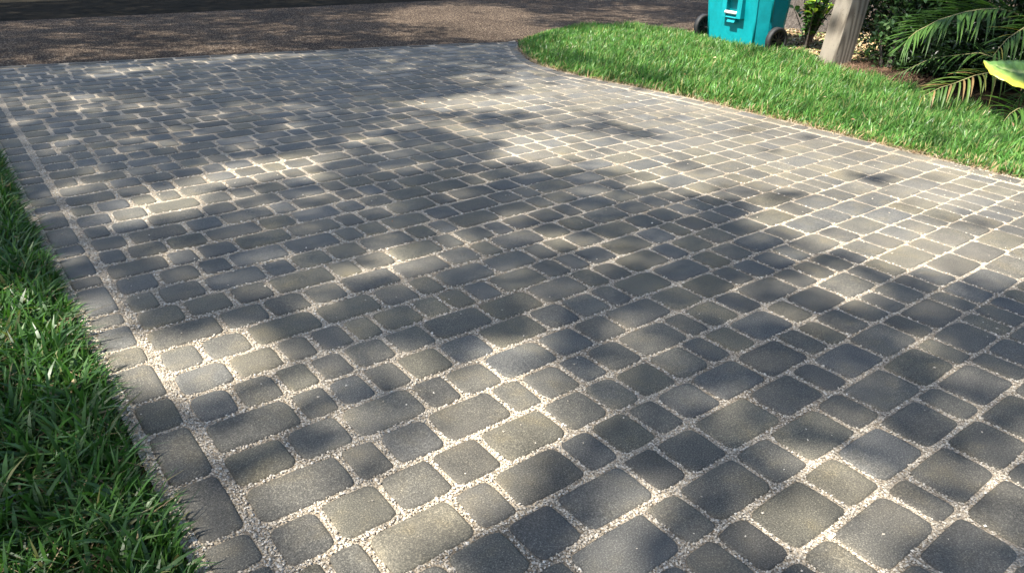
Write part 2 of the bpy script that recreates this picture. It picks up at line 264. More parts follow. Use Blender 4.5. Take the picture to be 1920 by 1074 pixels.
def mesh(name, V, F, mat, tint=None, smooth=False):
    """V: n x 3, F: m x 3 or m x 4 array, or a list of index lists; tint: n x 3 colours per vertex"""
    me = bpy.data.meshes.new(name)
    V = np.asarray(V, dtype=np.float32)
    if isinstance(F, np.ndarray):
        k = F.shape[1]
        me.vertices.add(len(V)); me.vertices.foreach_set('co', V.ravel())
        me.loops.add(F.size); me.loops.foreach_set('vertex_index', F.astype(np.int32).ravel())
        me.polygons.add(len(F))
        me.polygons.foreach_set('loop_start', np.arange(0, F.size, k, dtype=np.int32))
        me.polygons.foreach_set('loop_total', np.full(len(F), k, dtype=np.int32))
        me.update(calc_edges=True)
    else:
        me.from_pydata([tuple(map(float, v)) for v in V], [], [tuple(int(i) for i in q) for q in F])
        me.update()
    if tint is not None:
        a = me.attributes.new('tint', 'FLOAT_COLOR', 'POINT')
        c4 = np.ones((len(V), 4), dtype=np.float32)
        c4[:, :3] = tint
        a.data.foreach_set('color', c4.ravel())
    me.polygons.foreach_set('use_smooth', np.full(len(me.polygons), bool(smooth)))
    me.materials.append(mat)
    return me

def obj(name, V, F, mat, parent=None, tint=None, smooth=False):
    return link(name, mesh(name, V, F, mat, tint, smooth), parent)

class MB:
    """collects shapes for ONE mesh"""
    def __init__(s): s.v = []; s.f = []
    def add(s, V, F):
        n = len(s.v); s.v += [tuple(map(float, p)) for p in V]; s.f += [[i + n for i in q] for q in F]
        return s
    def box(s, c, d, R=None, bev=0.0):
        hx, hy, hz = d[0] / 2, d[1] / 2, d[2] / 2
        P = [Vector((x * hx, y * hy, z * hz)) for z in (-1, 1) for y in (-1, 1) for x in (-1, 1)]
        if R is not None: P = [R @ p for p in P]
        P = [p + Vector(c) for p in P]
        return s.add(P, [(0, 2, 3, 1), (4, 5, 7, 6), (0, 1, 5, 4), (2, 6, 7, 3), (0, 4, 6, 2), (1, 3, 7, 5)])
    def loft(s, rings, cap=True):
        n = len(rings[0]); V = [p for r in rings for p in r]; F = []
        for i in range(len(rings) - 1):
            for j in range(n):
                a, b = i * n + j, i * n + (j + 1) % n
                F.append((a, b, b + n, a + n))
        if cap:
            F.append(tuple(range(n - 1, -1, -1))); F.append(tuple(range((len(rings) - 1) * n, len(rings) * n)))
        return s.add(V, F)
    def tube(s, pts, rad, n=8, cap=True):
        pts = [Vector(p) for p in pts]; rings = []; up = Vector((0.13, 0.31, 0.94))
        for i, p in enumerate(pts):
            t = (pts[min(i + 1, len(pts) - 1)] - pts[max(i - 1, 0)]).normalized()
            a = t.cross(up)
            if a.length < 1e-3: a = t.cross(Vector((1, 0, 0)))
            a.normalize(); b = a.cross(t)
            r = rad[i] if hasattr(rad, '__len__') else rad
            rings.append([p + (a * math.cos(2 * math.pi * k / n) + b * math.sin(2 * math.pi * k / n)) * r for k in range(n)])
        return s.loft(rings, cap)
    def build(s, name, mat, parent=None, smooth=False):
        return obj(name, np.array(s.v), s.f, mat, parent, None, smooth)

# ------------------------------------------------------------------ materials
def material(name):
    m = bpy.data.materials.new(name); m.use_nodes = True
    nt = m.node_tree
    return m, nt, nt.nodes['Principled BSDF']

def N(nt, t, **kw):
    n = nt.nodes.new(t)
    for k, v in kw.items():
        if k in n.inputs.keys(): n.inputs[k].default_value = v
        else: setattr(n, k, v)
    return n

def pos(nt): return N(nt, 'ShaderNodeNewGeometry').outputs['Position']

def noise(nt, scale, detail=3, rough=0.55, vec=None):
    n = N(nt, 'ShaderNodeTexNoise', Scale=scale, Detail=detail, Roughness=rough)
    nt.links.new(vec if vec is not None else pos(nt), n.inputs['Vector'])
    return n.outputs['Fac']

def ramp(nt, fac, stops):
    r = N(nt, 'ShaderNodeValToRGB')
    el = r.color_ramp.elements
    while len(el) < len(stops): el.new(0.5)
    for e, (p, c) in zip(el, stops):
        e.position = p; e.color = (*c, 1) if len(c) == 3 else c
    nt.links.new(fac, r.inputs[0])
    return r.outputs[0]

def mix(nt, fac, a, b, mode='MIX'):
    m = N(nt, 'ShaderNodeMix', data_type='RGBA', blend_type=mode)
    for sock, v in ((m.inputs[0], fac), (m.inputs[6], a), (m.inputs[7], b)):
        if hasattr(v, 'is_output'): nt.links.new(v, sock)
        elif isinstance(v, (int, float)): sock.default_value = v
        else: sock.default_value = (*v, 1)
    return m.outputs[2]

def bump(nt, bsdf, h, strength, dist):
    b = N(nt, 'ShaderNodeBump', Strength=strength, Distance=dist)
    nt.links.new(h, b.inputs['Height']); nt.links.new(b.outputs[0], bsdf.inputs['Normal'])

def tint_of(nt):
    a = N(nt, 'ShaderNodeAttribute'); a.attribute_name = 'tint'
    return a.outputs['Color']

def m_paver():
    m, nt, b = material('charcoal_concrete')
    t = tint_of(nt)
    big = ramp(nt, noise(nt, 9, 3), [(0.36, (0.84, 0.85, 0.88)), (0.52, (1, 1, 1)), (0.68, (1.18, 1.12, 1.0))])
    c = mix(nt, 1.0, t, big, 'MULTIPLY')
    gr = ramp(nt, noise(nt, 270, 3, 0.85), [(0.34, (0.30, 0.30, 0.30)), (0.5, (0.92, 0.92, 0.92)), (0.58, (1.35, 1.34, 1.3)), (0.66, (3.2, 3.1, 2.9))])
    c = mix(nt, 0.85, c, gr, 'MULTIPLY')
    dust = ramp(nt, noise(nt, 2.2, 4), [(0.45, (0, 0, 0)), (0.75, (0.2, 0.2, 0.2))])
    c = mix(nt, dust, c, (0.30, 0.27, 0.22))
    c = mix(nt, 1.0, c, ramp(nt, noise(nt, 1.3, 5, 0.6), [(0.36, (0.80, 0.79, 0.78)), (0.50, (1, 1, 1)), (0.68, (1.12, 1.11, 1.08))]), 'MULTIPLY')
    nt.links.new(c, b.inputs['Base Color'])
    b.inputs['Roughness'].default_value = 0.62
    b.inputs['Specular IOR Level'].default_value = 0.2
    bump(nt, b, noise(nt, 260, 3, 0.75), 0.55, 0.004)
    return m

def m_tinted(name, rough=0.8, nscale=300, bstr=0.3, bdist=0.002, spec=0.3):
    m, nt, b = material(name)
    v = ramp(nt, noise(nt, nscale, 2), [(0.3, (0.75, 0.75, 0.75)), (0.7, (1.15, 1.15, 1.15))])
    nt.links.new(mix(nt, 1.0, tint_of(nt), v, 'MULTIPLY'), b.inputs['Base Color'])
    b.inputs['Roughness'].default_value = rough
    b.inputs['Specular IOR Level'].default_value = spec
    if bstr: bump(nt, b, noise(nt, nscale, 2), bstr, bdist)
    return m

def m_bed():
    m, nt, b = material('limestone_chip_bed')
    v = N(nt, 'ShaderNodeTexVoronoi', Scale=170.0); nt.links.new(pos(nt), v.inputs['Vector'])
    sep = N(nt, 'ShaderNodeSeparateColor'); nt.links.new(v.outputs['Color'], sep.inputs[0])
    c = ramp(nt, sep.outputs[0], [(0.0, (0.28, 0.245, 0.19)), (0.4, (0.43, 0.38, 0.305)), (1.0, (0.56, 0.505, 0.42))])
    dk = ramp(nt, v.outputs['Distance'], [(0.35, (1, 1, 1)), (0.75, (0.55, 0.52, 0.48))])  # shade between the chips put into the bed colour
    c = mix(nt, 1.0, c, dk, 'MULTIPLY')
    c = mix(nt, 1.0, c, ramp(nt, noise(nt, 1.7, 3), [(0.35, (0.68, 0.64, 0.58)), (0.65, (1.05, 1.03, 1.0))]), 'MULTIPLY')
    nt.links.new(c, b.inputs['Base Color']); b.inputs['Roughness'].default_value = 0.9
    inv = N(nt, 'ShaderNodeMath', operation='SUBTRACT'); inv.inputs[0].default_value = 1.0
    nt.links.new(v.outputs['Distance'], inv.inputs[1])
    bump(nt, b, inv.outputs[0], 0.9, 0.006)
    return m

def m_road():
    m, nt, b = material('chipped_asphalt')
    v = N(nt, 'ShaderNodeTexVoronoi', Scale=130.0); nt.links.new(pos(nt), v.inputs['Vector'])
    sep = N(nt, 'ShaderNodeSeparateColor'); nt.links.new(v.outputs['Color'], sep.inputs[0])
    c = ramp(nt, sep.outputs[0], [(0.0, (0.012, 0.0085, 0.0065)), (0.45, (0.034, 0.025, 0.019)), (0.8, (0.074, 0.055, 0.042)), (0.97, (0.28, 0.23, 0.185))])
    c = mix(nt, 1.0, c, ramp(nt, noise(nt, 0.9, 4), [(0.3, (0.55, 0.53, 0.5)), (0.7, (1.3, 1.25, 1.15))]), 'MULTIPLY')
    nt.links.new(c, b.inputs['Base Color']); b.inputs['Roughness'].default_value = 1.0; b.inputs['Specular IOR Level'].default_value = 0.08
    bump(nt, b, sep.outputs[1], 0.6, 0.01)
    return m

def m_soil(name, a, bcol, scale):
    m, nt, b = material(name)
    c = ramp(nt, noise(nt, scale, 5, 0.7), [(0.32, a), (0.68, bcol)])
    nt.links.new(c, b.inputs['Base Color']); b.inputs['Roughness'].default_value = 1.0; b.inputs['Specular IOR Level'].default_value = 0.03
    bump(nt, b, noise(nt, scale * 2, 4, 0.7), 0.8, 0.02)
    return m

def m_leaf(name, trans=0.3, rough=0.45, spec=0.35):
    m, nt, b = material(name)
    t = tint_of(nt)
    v = ramp(nt, noise(nt, 60, 2), [(0.3, (0.85, 0.87, 0.85)), (0.7, (1.12, 1.1, 1.08))])
    c = mix(nt, 1.0, t, v, 'MULTIPLY')
    nt.links.new(c, b.inputs['Base Color'])
    b.inputs['Roughness'].default_value = rough
    b.inputs['Specular IOR Level'].default_value = spec
    tr = N(nt, 'ShaderNodeBsdfTranslucent')
    nt.links.new(mix(nt, 1.0, c, (1.25, 1.5, 0.65), 'MULTIPLY'), tr.inputs[0])
    ms = N(nt, 'ShaderNodeMixShader', Fac=trans)
    nt.links.new(b.outputs[0], ms.inputs[1]); nt.links.new(tr.outputs[0], ms.inputs[2])
    nt.links.new(ms.outputs[0], nt.nodes['Material Output'].inputs[0])
    return m

def m_bark():
    m, nt, b = material('oak_bark')
    mp = N(nt, 'ShaderNodeMapping'); mp.inputs['Scale'].default_value = (1, 1, 0.35)
    nt.links.new(pos(nt), mp.inputs[0])
    n1 = noise(nt, 26, 6, 0.75, mp.outputs[0])
    c = ramp(nt, n1, [(0.34, (0.03, 0.024, 0.02)), (0.55, (0.095, 0.08, 0.068)), (0.75, (0.18, 0.16, 0.142))])
    nt.links.new(c, b.inputs['Base Color']); b.inputs['Roughness'].default_value = 0.95
    bump(nt, b, n1, 1.0, 0.05)
    return m

def m_wood():
    m, nt, b = material('weathered_timber')
    tc = N(nt, 'ShaderNodeTexCoord')
    mp = N(nt, 'ShaderNodeMapping'); mp.inputs['Scale'].default_value = (1, 1, 0.14)
    mp.inputs['Location'].default_value = (0.06, 0.31, 0)
    nt.links.new(tc.outputs['Object'], mp.inputs[0])
    wv = N(nt, 'ShaderNodeTexWave', wave_type='RINGS', rings_direction='Y', Scale=9.0, Distortion=3.0, Detail=2.0)
    wv.inputs['Detail Scale'].default_value = 1.2
    nt.links.new(mp.outputs[0], wv.inputs['Vector'])
    c = ramp(nt, wv.outputs['Fac'], [(0.0, (0.085, 0.071, 0.055)), (0.5, (0.145, 0.126, 0.10)), (1.0, (0.19, 0.168, 0.136))])
    pit_ = ramp(nt, noise(nt, 70, 2, 0.5), [(0.28, (0.45, 0.43, 0.40)), (0.36, (1, 1, 1))])
    c = mix(nt, 1.0, c, pit_, 'MULTIPLY')
    c = mix(nt, 1.0, c, ramp(nt, noise(nt, 6, 4), [(0.3, (0.85, 0.85, 0.86)), (0.7, (1.1, 1.08, 1.04))]), 'MULTIPLY')
    nt.links.new(c, b.inputs['Base Color']); b.inputs['Roughness'].default_value = 0.85
    bump(nt, b, wv.outputs['Fac'], 0.25, 0.004)
    return m

def m_plain(name, c, rough, metal=0.0, nz=0.0, spec=0.5):
    m, nt, b = material(name)
    if nz:
        v = ramp(nt, noise(nt, 14, 5, 0.65), [(0.3, (1 - nz,) * 3), (0.7, (1 + nz,) * 3)])
        nt.links.new(mix(nt, 1.0, c, v, 'MULTIPLY'), b.inputs['Base Color'])
        bump(nt, b, noise(nt, 500, 2), 0.12, 0.001)
    else:
        b.inputs['Base Color'].default_value = (*c, 1)
    b.inputs['Roughness'].default_value = rough
    b.inputs['Metallic'].default_value = metal
    b.inputs['Specular IOR Level'].default_value = spec
    return m

M = dict(paver=m_paver(), bed=m_bed(), road=m_road(),
         chip=m_tinted('limestone_chip', 0.85, 500, 0.0), kerb=m_tinted('edge_concrete', 0.85, 60, 0.5, 0.006),
         soil=m_soil('lawn_soil', (0.035, 0.026, 0.016), (0.11, 0.085, 0.05), 22),
         litter=m_soil('bed_litter', (0.012, 0.009, 0.006), (0.045, 0.032, 0.02), 18),
         ground=m_soil('shaded_ground', (0.005, 0.0045, 0.003), (0.02, 0.017, 0.012), 5),
         grass=m_leaf('grass_blade', 0.32, 0.42, 0.4), leaf=m_leaf('oak_leaf', 0.25, 0.5, 0.3),
         glossy=m_leaf('glossy_leaf', 0.22, 0.33, 0.5), palm=m_leaf('palm_leaflet', 0.2, 0.5, 0.3),
         straw=m_tinted('dry_straw', 1.0, 200, 0.0, spec=0.08), bark=m_bark(), wood=m_wood(),
         teal=m_plain('teal_plastic', (0.0, 0.20, 0.225), 0.45, 0, 0.14, 0.4),
         black=m_plain('black_plastic', (0.012, 0.012, 0.013), 0.42, 0, 0.0),
         rubber=m_plain('black_rubber', (0.011, 0.011, 0.012), 0.7, 0, 0.2),
         steel=m_plain('galvanised_bar', (0.72, 0.72, 0.70), 0.45, 0.3, 0.0))

# ------------------------------------------------------------------ ground plan curves
EDGE = np.array([(-3, 4.455), (2.6, 4.455), (3.69, 4.43), (4.06, 4.375), (4.42, 4.315), (4.82, 4.27), (5.24, 4.31),
                 (5.55, 4.415), (5.86, 4.58), (6.24, 4.82), (6.45, 5.0)])                  # y -> x of the right edge
def edge_x(y): return np.interp(y, EDGE[:, 0], EDGE[:, 1])
ROADL = np.array([(-6.0, 8.45), (0.44, 7.40), (2.4, 7.02), (4.0, 6.68), (4.87, 6.42), (5.3, 6.70), (5.8, 6.86), (6.6, 6.78), (7.3, 6.5), (9.0, 5.9), (16, 3.6)])
def road_y(x): return np.interp(x, ROADL[:, 0], ROADL[:, 1])
BED = np.array([(-4.0, 4.9), (0.5, 5.2), (1.76, 5.55), (2.06, 5.72), (2.53, 5.87), (2.82, 6.10), (3.27, 6.27), (3.56, 6.34), (3.9, 6.5), (4.32, 6.9), (4.75, 6.98), (5.53, 7.06), (5.9, 7.05), (6.9, 6.9)])
def bed_x(y): return np.interp(y, BED[:, 0], BED[:, 1])

def sheet(name, poly, z, mat, kind='structure'):
    o = obj(name, [(x, y, z) for x, y in poly], [list(range(len(poly)))], mat)
    return tag(o, kind=kind)

sheet('ground', [(-300, -300), (300, -300), (300, 300), (-300, 300)], -0.075, M['ground'])
rx = np.linspace(-24, 24, 60)
sheet('road', [(x, float(road_y(x)) - 0.25) for x in rx] + [(x, 10.45 - 0.03 * x) for x in rx[::-1]], -0.016, M['road'])
ry = np.linspace(-3, 6.42, 40)
gu, gv = 30, 60                                        # the chip bed lies lower where the joints are open, near full far away
BV = []
for v_ in np.linspace(0, 1, gv):
    xr = float(edge_x(-3 + 9.4 * v_)) + 0.03
    for u_ in np.linspace(0, 1, gu):
        x_ = 0.160 + (xr - 0.160) * u_
        y_ = -3 + (float(road_y(x_)) - 0.012 + 3) * v_
        BV.append((x_, y_, -0.0052 + 0.0023 * min(1, max(0, (math.hypot(x_, y_) - 2.2) / 2.2))))
drive = obj('driveway', np.array(BV), np.array([(a * gu + b, a * gu + b + 1, (a + 1) * gu + b + 1, (a + 1) * gu + b) for a in range(gv - 1) for b in range(gu - 1)]), M['bed'], None, None, True)
tag(drive, kind='structure')
sheet('left_lawn', [(-9, -3), (0.172, -3), (0.172, 7.35), (-9, 8.6)], -0.02, M['soil'])
lx = [(float(edge_x(y)) + 0.03, float(y)) for y in ry]
rl = lx + [(float(x), float(road_y(x)) + 0.02) for x in np.linspace(5.3, 7.0, 8)] + [(float(bed_x(y)) + 0.1, float(y)) for y in np.linspace(6.4, -3, 30)]
sheet('right_lawn', rl, -0.0125, M['soil'])
sheet('planting_bed', [(float(bed_x(y)) - 0.05, float(y)) for y in np.linspace(-3, 6.2, 30)] + [(8.0, 6.2), (10.5, 5.3), (14, 4), (14, -3)], -0.006, M['litter'])

# ------------------------------------------------------------------ pavers
PIT, PH = 0.1464, 0.02104
def GAPX(x, y): return float(np.interp(x, [0.6, 2.6, 3.6], [0.0155, 0.0095, 0.0045]) * np.interp(y, [2, 5], [1, 0.95]))
GAP = 0.0125
def outline(L, W, r, inset, npc, bulge, jit):
    P = []
    for q, (sx, sy) in enumerate(((1, 1), (-1, 1), (-1, -1), (1, -1))):
        rc = max(r * jit[q], inset + 0.004)
        rr = rc - inset
        cx, cy = sx * (L / 2 - rc), sy * (W / 2 - rc)
        for k in range(npc):
            a = math.pi / 2 * (q + k / (npc - 1))
            P.append((cx + rr * math.cos(a), cy + rr * math.sin(a)))
        if bulge is not None:                       # one point half way along the next side
            if q == 0: P.append((jit[4] * L * .2, W / 2 - inset + bulge))
            elif q == 1: P.append((-L / 2 + inset - bulge, jit[5] * W * .2))
            elif q == 2: P.append((jit[6] * L * .2, -W / 2 + inset - bulge))
            else: P.append((L / 2 - inset + bulge, jit[7] * W * .2))
    return np.array(P)

def stone(L, W, near, r=0.024):
    jit = rng.uniform(0.65, 1.25, 8); jit[4:] = rng.uniform(-1, 1, 4)
    npc = 4 if near else 3
    bl = rng.uniform(0.0005, 0.0028) if near else None
    lev = [(0.0, -0.045), (0.0, -0.0075), (0.0032, -0.0022), (0.0085, -0.0002), (0.017, 0.0003)] if near else [(0.0, -0.03), (0.001, -0.004), (0.007, -0.0002), (0.015, 0.0002)]
    n = None; V = []
    wob = None
    for ins, z in lev:
        if ins > 0.012:                              # flat inner ring: the bevel ring shrunk towards the middle
            p = prev * np.array([(L - 2 * ins) / (L - 2 * pins), (W - 2 * ins) / (W - 2 * pins)])
            V.append(np.c_[p, np.full(n, z)]); continue
        p = outline(L, W, r, ins, npc, bl, jit)
        prev, pins = p, ins
        if wob is None: wob = rng.normal(0, 0.0007, p.shape); n = len(p)
        V.append(np.c_[p + wob, np.full(n, z)])
    V = np.vstack(V + [np.array([[0, 0, 0.0006]])])
    F = []
    for i in range(len(lev) - 1):
        for j in range(n):
            a, b = i * n + j, i * n + (j + 1) % n
            F += [(a, b, b + n), (a, b + n, a + n)]
    t0 = (len(lev) - 1) * n
    F += [(t0 + j, t0 + (j + 1) % n, len(V) - 1) for j in range(n)]
    calm = 1.0 if near else 0.4
    tl = calm * np.clip(rng.normal(0, 0.0065, 2), -.013, .013)
    V[:, 2] += V[:, 0] * tl[0] + V[:, 1] * tl[1] + calm * np.clip(rng.normal(0, 0.0008), -.0014, .002)
    return V, np.array(F)

TINTS = np.array([(0.089, 0.086, 0.079), (0.095, 0.092, 0.084), (0.083, 0.084, 0.084), (0.101, 0.096, 0.081), (0.107, 0.100, 0.082),
                  (0.092, 0.088, 0.079), (0.078, 0.076, 0.072), (0.090, 0.091, 0.092)])
def tint():
    return np.array([1.02, 1.0, .925]) * TINTS[rng.choice(len(TINTS), p=[.18, .17, .16, .14, .09, .1, .07, .09])] * rng.uniform(0.9, 1.12)

stones = []                                          # cx, cy, L, W, angle
for k, xs in ROWS.items():
    yc = PH + k * PIT
    xe = float(edge_x(yc)) - 0.122
    for a, b in zip(xs[:-1], xs[1:]):
        b2 = min(b, xe)
        if b2 - a < 0.05: continue
        if xe - b2 < 0.045: b2 = xe
        over = max(0.0, yc + PIT / 2 - float(road_y((a + b2) / 2)) + 0.115)      # cut to fit against the edging stones
        if over > PIT - 0.05: continue
        stones.append(((a + b2) / 2, yc - over / 2 + rng.normal(0, 0.0015), b2 - a - GAPX(a, yc) * rng.uniform(.75, 1.35), PIT - over - GAPX(a, yc) * rng.uniform(.85, 1.2), rng.normal(0, 0.006)))
by = [-1.6]
while by[-1] < 1.0: by.append(by[-1] + rng.choice([.110, .146, .216]))
by = [v for v in by if v < 1.08] + BORDER_Y
while by[-1] < 7.1: by.append(by[-1] + rng.choice([.110, .146, .216]))
for a, b in zip(by[:-1], by[1:]):
    stones.append((0.2405, (a + b) / 2, 0.098, b - a - GAP, rng.normal(0, 0.006)))
def course(P, width, z_off, lens):
    """stones following a curve given as points"""
    P = np.array(P); d = np.r_[0, np.cumsum(np.hypot(*np.diff(P, axis=0).T))]
    s = 0.0; out = []
    while s < d[-1] - 0.1:
        L = rng.choice(lens); m = s + L / 2
        x, y = np.interp(m, d, P[:, 0]), np.interp(m, d, P[:, 1])
        x2, y2 = np.interp(m + .03, d, P[:, 0]), np.interp(m + .03, d, P[:, 1])
        out.append((x, y, L - GAP * .9, width, math.atan2(y2 - y, x2 - x)))
        s += L
    return out
yy = np.linspace(-1.5, 6.3, 120)
stones += course([(float(edge_x(y)) - 0.052, y) for y in yy], 0.092, 0, [.110, .146, .216])
head = course([(x, float(road_y(x)) - 0.062) for x in np.linspace(-0.2, 4.85, 60)], 0.10, 0, [.216, .30])

CAMP = np.array([0, 0, 1.2]); FWD = np.array([0.54785, 0.70554, -0.44952])
RGT = np.array([0.79670, -0.60393, 0.02310]); DWN = np.array([-0.25518, -0.37079, -0.89297])
def in_view(x, y, z=0.0, m=0.06):
    q = np.array([x, y, z]) - CAMP; d = q @ FWD
    if d < 0.1: return 0
    u, v = q @ RGT / d * 741 / 1024, q @ DWN / d * 741 / 572
    return 1.0 / (d * d * (1 + d)) if abs(u) < .5 + m and abs(v) < .5 + m else 0
size = np.array([in_view(s[0], s[1]) * s[2] * s[3] for s in stones])
near_ids = set(np.argsort(-size)[:300].tolist())
fv, ff, ft, nv = [], [], [], 0
for i, (x, y, L, W, a) in enumerate(stones):
    V, F = stone(L, W, i in near_ids, r=min(0.024, 0.2 * min(L, W)) if W < .1 or L < .1 else 0.024)
    t = tint()
    sand_sun = float(np.interp(x, [2.6, 3.8], [0, .07]) * np.interp(y, [3.6, 5.2], [1, 0]))     # sand film and sunlight both put into the tint on the right
    t = t * (1 - sand_sun) + np.array([.36, .335, .29]) * sand_sun
    if i in near_ids:
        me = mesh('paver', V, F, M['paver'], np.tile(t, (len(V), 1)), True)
        o = link('paver', me, drive)
        o.location = (x, y, 0); o.rotation_euler = (0, 0, a)
    else:
        c, s_ = math.cos(a), math.sin(a)
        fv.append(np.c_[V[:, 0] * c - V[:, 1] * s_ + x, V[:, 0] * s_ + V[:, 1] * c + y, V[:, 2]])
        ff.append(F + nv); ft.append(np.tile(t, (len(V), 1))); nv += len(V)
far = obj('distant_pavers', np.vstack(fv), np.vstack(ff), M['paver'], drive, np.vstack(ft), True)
tag(far, kind='stuff')
for x, y, L, W, a in head:
    V, F = stone(L, W, False, 0.012)
    t = np.array([0.075, 0.070, 0.060]) * rng.uniform(.75, 1.15)
    o = link('edging_stone', mesh('edging_stone', V, F, M['kerb'], np.tile(t, (len(V), 1)), True), drive)
    o.location = (x, y, 0.0); o.rotation_euler = (rng.normal(0, .03), rng.normal(0, .02), a)

# ------------------------------------------------------------------ limestone chips in the joints
SX = {}
for x, y, L, W, a in stones:
    if abs(a) < 0.1: SX.setdefault(round((y - PH) / PIT) if x > 0.3 else 'b', []).append((x, y, L, W))
def dist_to_stones(x, y):
    """signed distance to the nearest paver outline (negative inside)"""
    d = np.full(len(x), 9.0)
    kk = np.round((y - PH) / PIT).astype(int)
    for k in range(kk.min(), kk.max() + 1):
        if k not in SX: continue
        S = np.array(sorted(SX[k])); m = np.where((kk == k) & (x > 0.3))[0]
        if len(m) == 0: continue
        i = np.searchsorted(S[:, 0], x[m])
        for q in (i - 1, i):
            q = np.clip(q, 0, len(S) - 1); s = S[q]; r = 0.022
            ax, ay = np.abs(x[m] - s[:, 0]) - s[:, 2] / 2 + r, np.abs(y[m] - s[:, 1]) - s[:, 3] / 2 + r
            dd = np.hypot(np.maximum(ax, 0), np.maximum(ay, 0)) + np.minimum(np.maximum(ax, ay), 0) - r
            d[m] = np.minimum(d[m], dd)
    S = np.array(sorted(SX['b'], key=lambda t: t[1])); m = np.where(x < 0.32)[0]
    i = np.searchsorted(S[:, 1], y[m])
    for q in (i - 1, i):
        q = np.clip(q, 0, len(S) - 1); s = S[q]; r = 0.02
        ax, ay = np.abs(x[m] - s[:, 0]) - s[:, 2] / 2 + r, np.abs(y[m] - s[:, 1]) - s[:, 3] / 2 + r
        dd = np.hypot(np.maximum(ax, 0), np.maximum(ay, 0)) + np.minimum(np.maximum(ax, ay), 0) - r
        d[m] = np.minimum(d[m], dd)
    return d
n = 1200000
x = rng.uniform(0.175, 4.6, n); y = rng.uniform(0.3, 6.4, n)
q = np.c_[x, y, np.zeros(n)] - CAMP
dep = q @ FWD
u, v = q @ RGT / dep * 741 / 1024, q @ DWN / dep * 741 / 572
keep = (dep > .3) & (np.abs(u) < .6) & (np.abs(v) < .58) & (dep < 4.2) & (x < edge_x(y) + 0.03)
keep &= rng.random(n) < np.clip((1.9 / dep) ** 1.6, 0, 1)
x, y, dep = x[keep], y[keep], dep[keep]
d = dist_to_stones(x, y)
xe = edge_x(y)
onb = (x > xe - 0.1) & (x < xe - 0.006)
stray = (d < -0.01) & (rng.random(len(x)) < 0.0009)
keep = ((d > 0.001) & ~onb) | stray | (onb & (rng.random(len(x)) < 0.02))
stray = stray[keep] | (onb[keep])
x, y, dep = x[keep], y[keep], dep[keep]
n = len(x)
oct_ = np.array([(1, 0, 0), (0, 1, 0), (-1, 0, 0), (0, -1, 0), (0, 0, 1), (0, 0, -1)], float)
of = np.array([(0, 1, 4), (1, 2, 4), (2, 3, 4), (3, 0, 4), (1, 0, 5), (2, 1, 5), (3, 2, 5), (0, 3, 5)])
size = rng.uniform(0.0019, 0.0041, n) * np.clip(dep / 2.2, 1, 1.25)
V = oct_[None] * rng.uniform(0.55, 1.25, (n, 6, 1)) + rng.normal(0, 0.22, (n, 6, 3))
a = rng.uniform(0, 6.28, n); c, s = np.cos(a)[:, None], np.sin(a)[:, None]
V = np.stack([V[..., 0] * c - V[..., 1] * s, V[..., 0] * s + V[..., 1] * c, V[..., 2] * .75], -1) * size[:, None, None]
z = np.where(stray, size * .6 + .001, rng.uniform(-0.0058, 0.0, n))
V += np.stack([x, y, z], -1)[:, None, :]
F = (of[None] + (np.arange(n) * 6)[:, None, None]).reshape(-1, 3)
ct = np.array([(0.47, 0.415, 0.335), (0.54, 0.485, 0.40), (0.37, 0.325, 0.255), (0.63, 0.58, 0.495), (0.25, 0.215, 0.165)])
ct = ct[rng.choice(5, n, p=[.32, .24, .22, .08, .14])] * rng.uniform(.85, 1.1, (n, 1))
chips = obj('joint_gravel', V.reshape(-1, 3), F, M['chip'], drive, np.repeat(ct, 6, 0))
tag(chips, kind='stuff')
print('chips', n)

# ------------------------------------------------------------------ grass
def blades(x, y, z0, length, width, lean_dir, lean, tint_a, segs=3, fold=0.0):
    """curved tapering strips; returns V, F, tint"""
    n = len(x)
    t = np.linspace(0, 1, segs + 1)
    yaw = rng.uniform(0, 2 * np.pi, n)
    wx, wy = np.cos(yaw), np.sin(yaw)
    dx, dy = np.cos(lean_dir) * lean, np.sin(lean_dir) * lean
    V = np.zeros((n, segs * 2 + 1, 3)); T = np.zeros((n, segs * 2 + 1, 3))
    prof = np.interp(t, [0, .35, .75, 1], [.7, 1, .75, 0])
    for i, ti in enumerate(t):
        cx = x + dx * length * ti ** 1.7; cy = y + dy * length * ti ** 1.7
        cz = z0 + length * (ti - 0.42 * np.minimum(lean, 1.6) * ti ** 2.2)
        shade = (1.0 + 0.12 * ti)
        if i < segs:
            w = width * prof[i] / 2
            V[:, 2 * i] = np.stack([cx - wx * w, cy - wy * w, cz], -1); V[:, 2 * i + 1] = np.stack([cx + wx * w, cy + wy * w, cz], -1)
            T[:, 2 * i] = T[:, 2 * i + 1] = tint_a * shade
        else:
            V[:, 2 * i] = np.stack([cx, cy, cz], -1); T[:, 2 * i] = tint_a * shade
    f = []
    for i in range(segs - 1): f += [(2 * i, 2 * i + 1, 2 * i + 3), (2 * i, 2 * i + 3, 2 * i + 2)]
    f.append((2 * segs - 2, 2 * segs - 1, 2 * segs))
    F = (np.array(f)[None] + (np.arange(n) * (2 * segs + 1))[:, None, None]).reshape(-1, 3)
    return V.reshape(-1, 3), F, T.reshape(-1, 3)

GT = np.array([(0.050, 0.132, 0.026), (0.070, 0.172, 0.034), (0.037, 0.100, 0.022), (0.112, 0.215, 0.054), (0.19, 0.20, 0.075), (0.30, 0.24, 0.13)])
def gtint(n, p): return GT[rng.choice(6, n, p=p)] * rng.uniform(.75, 1.2, (n, 1))

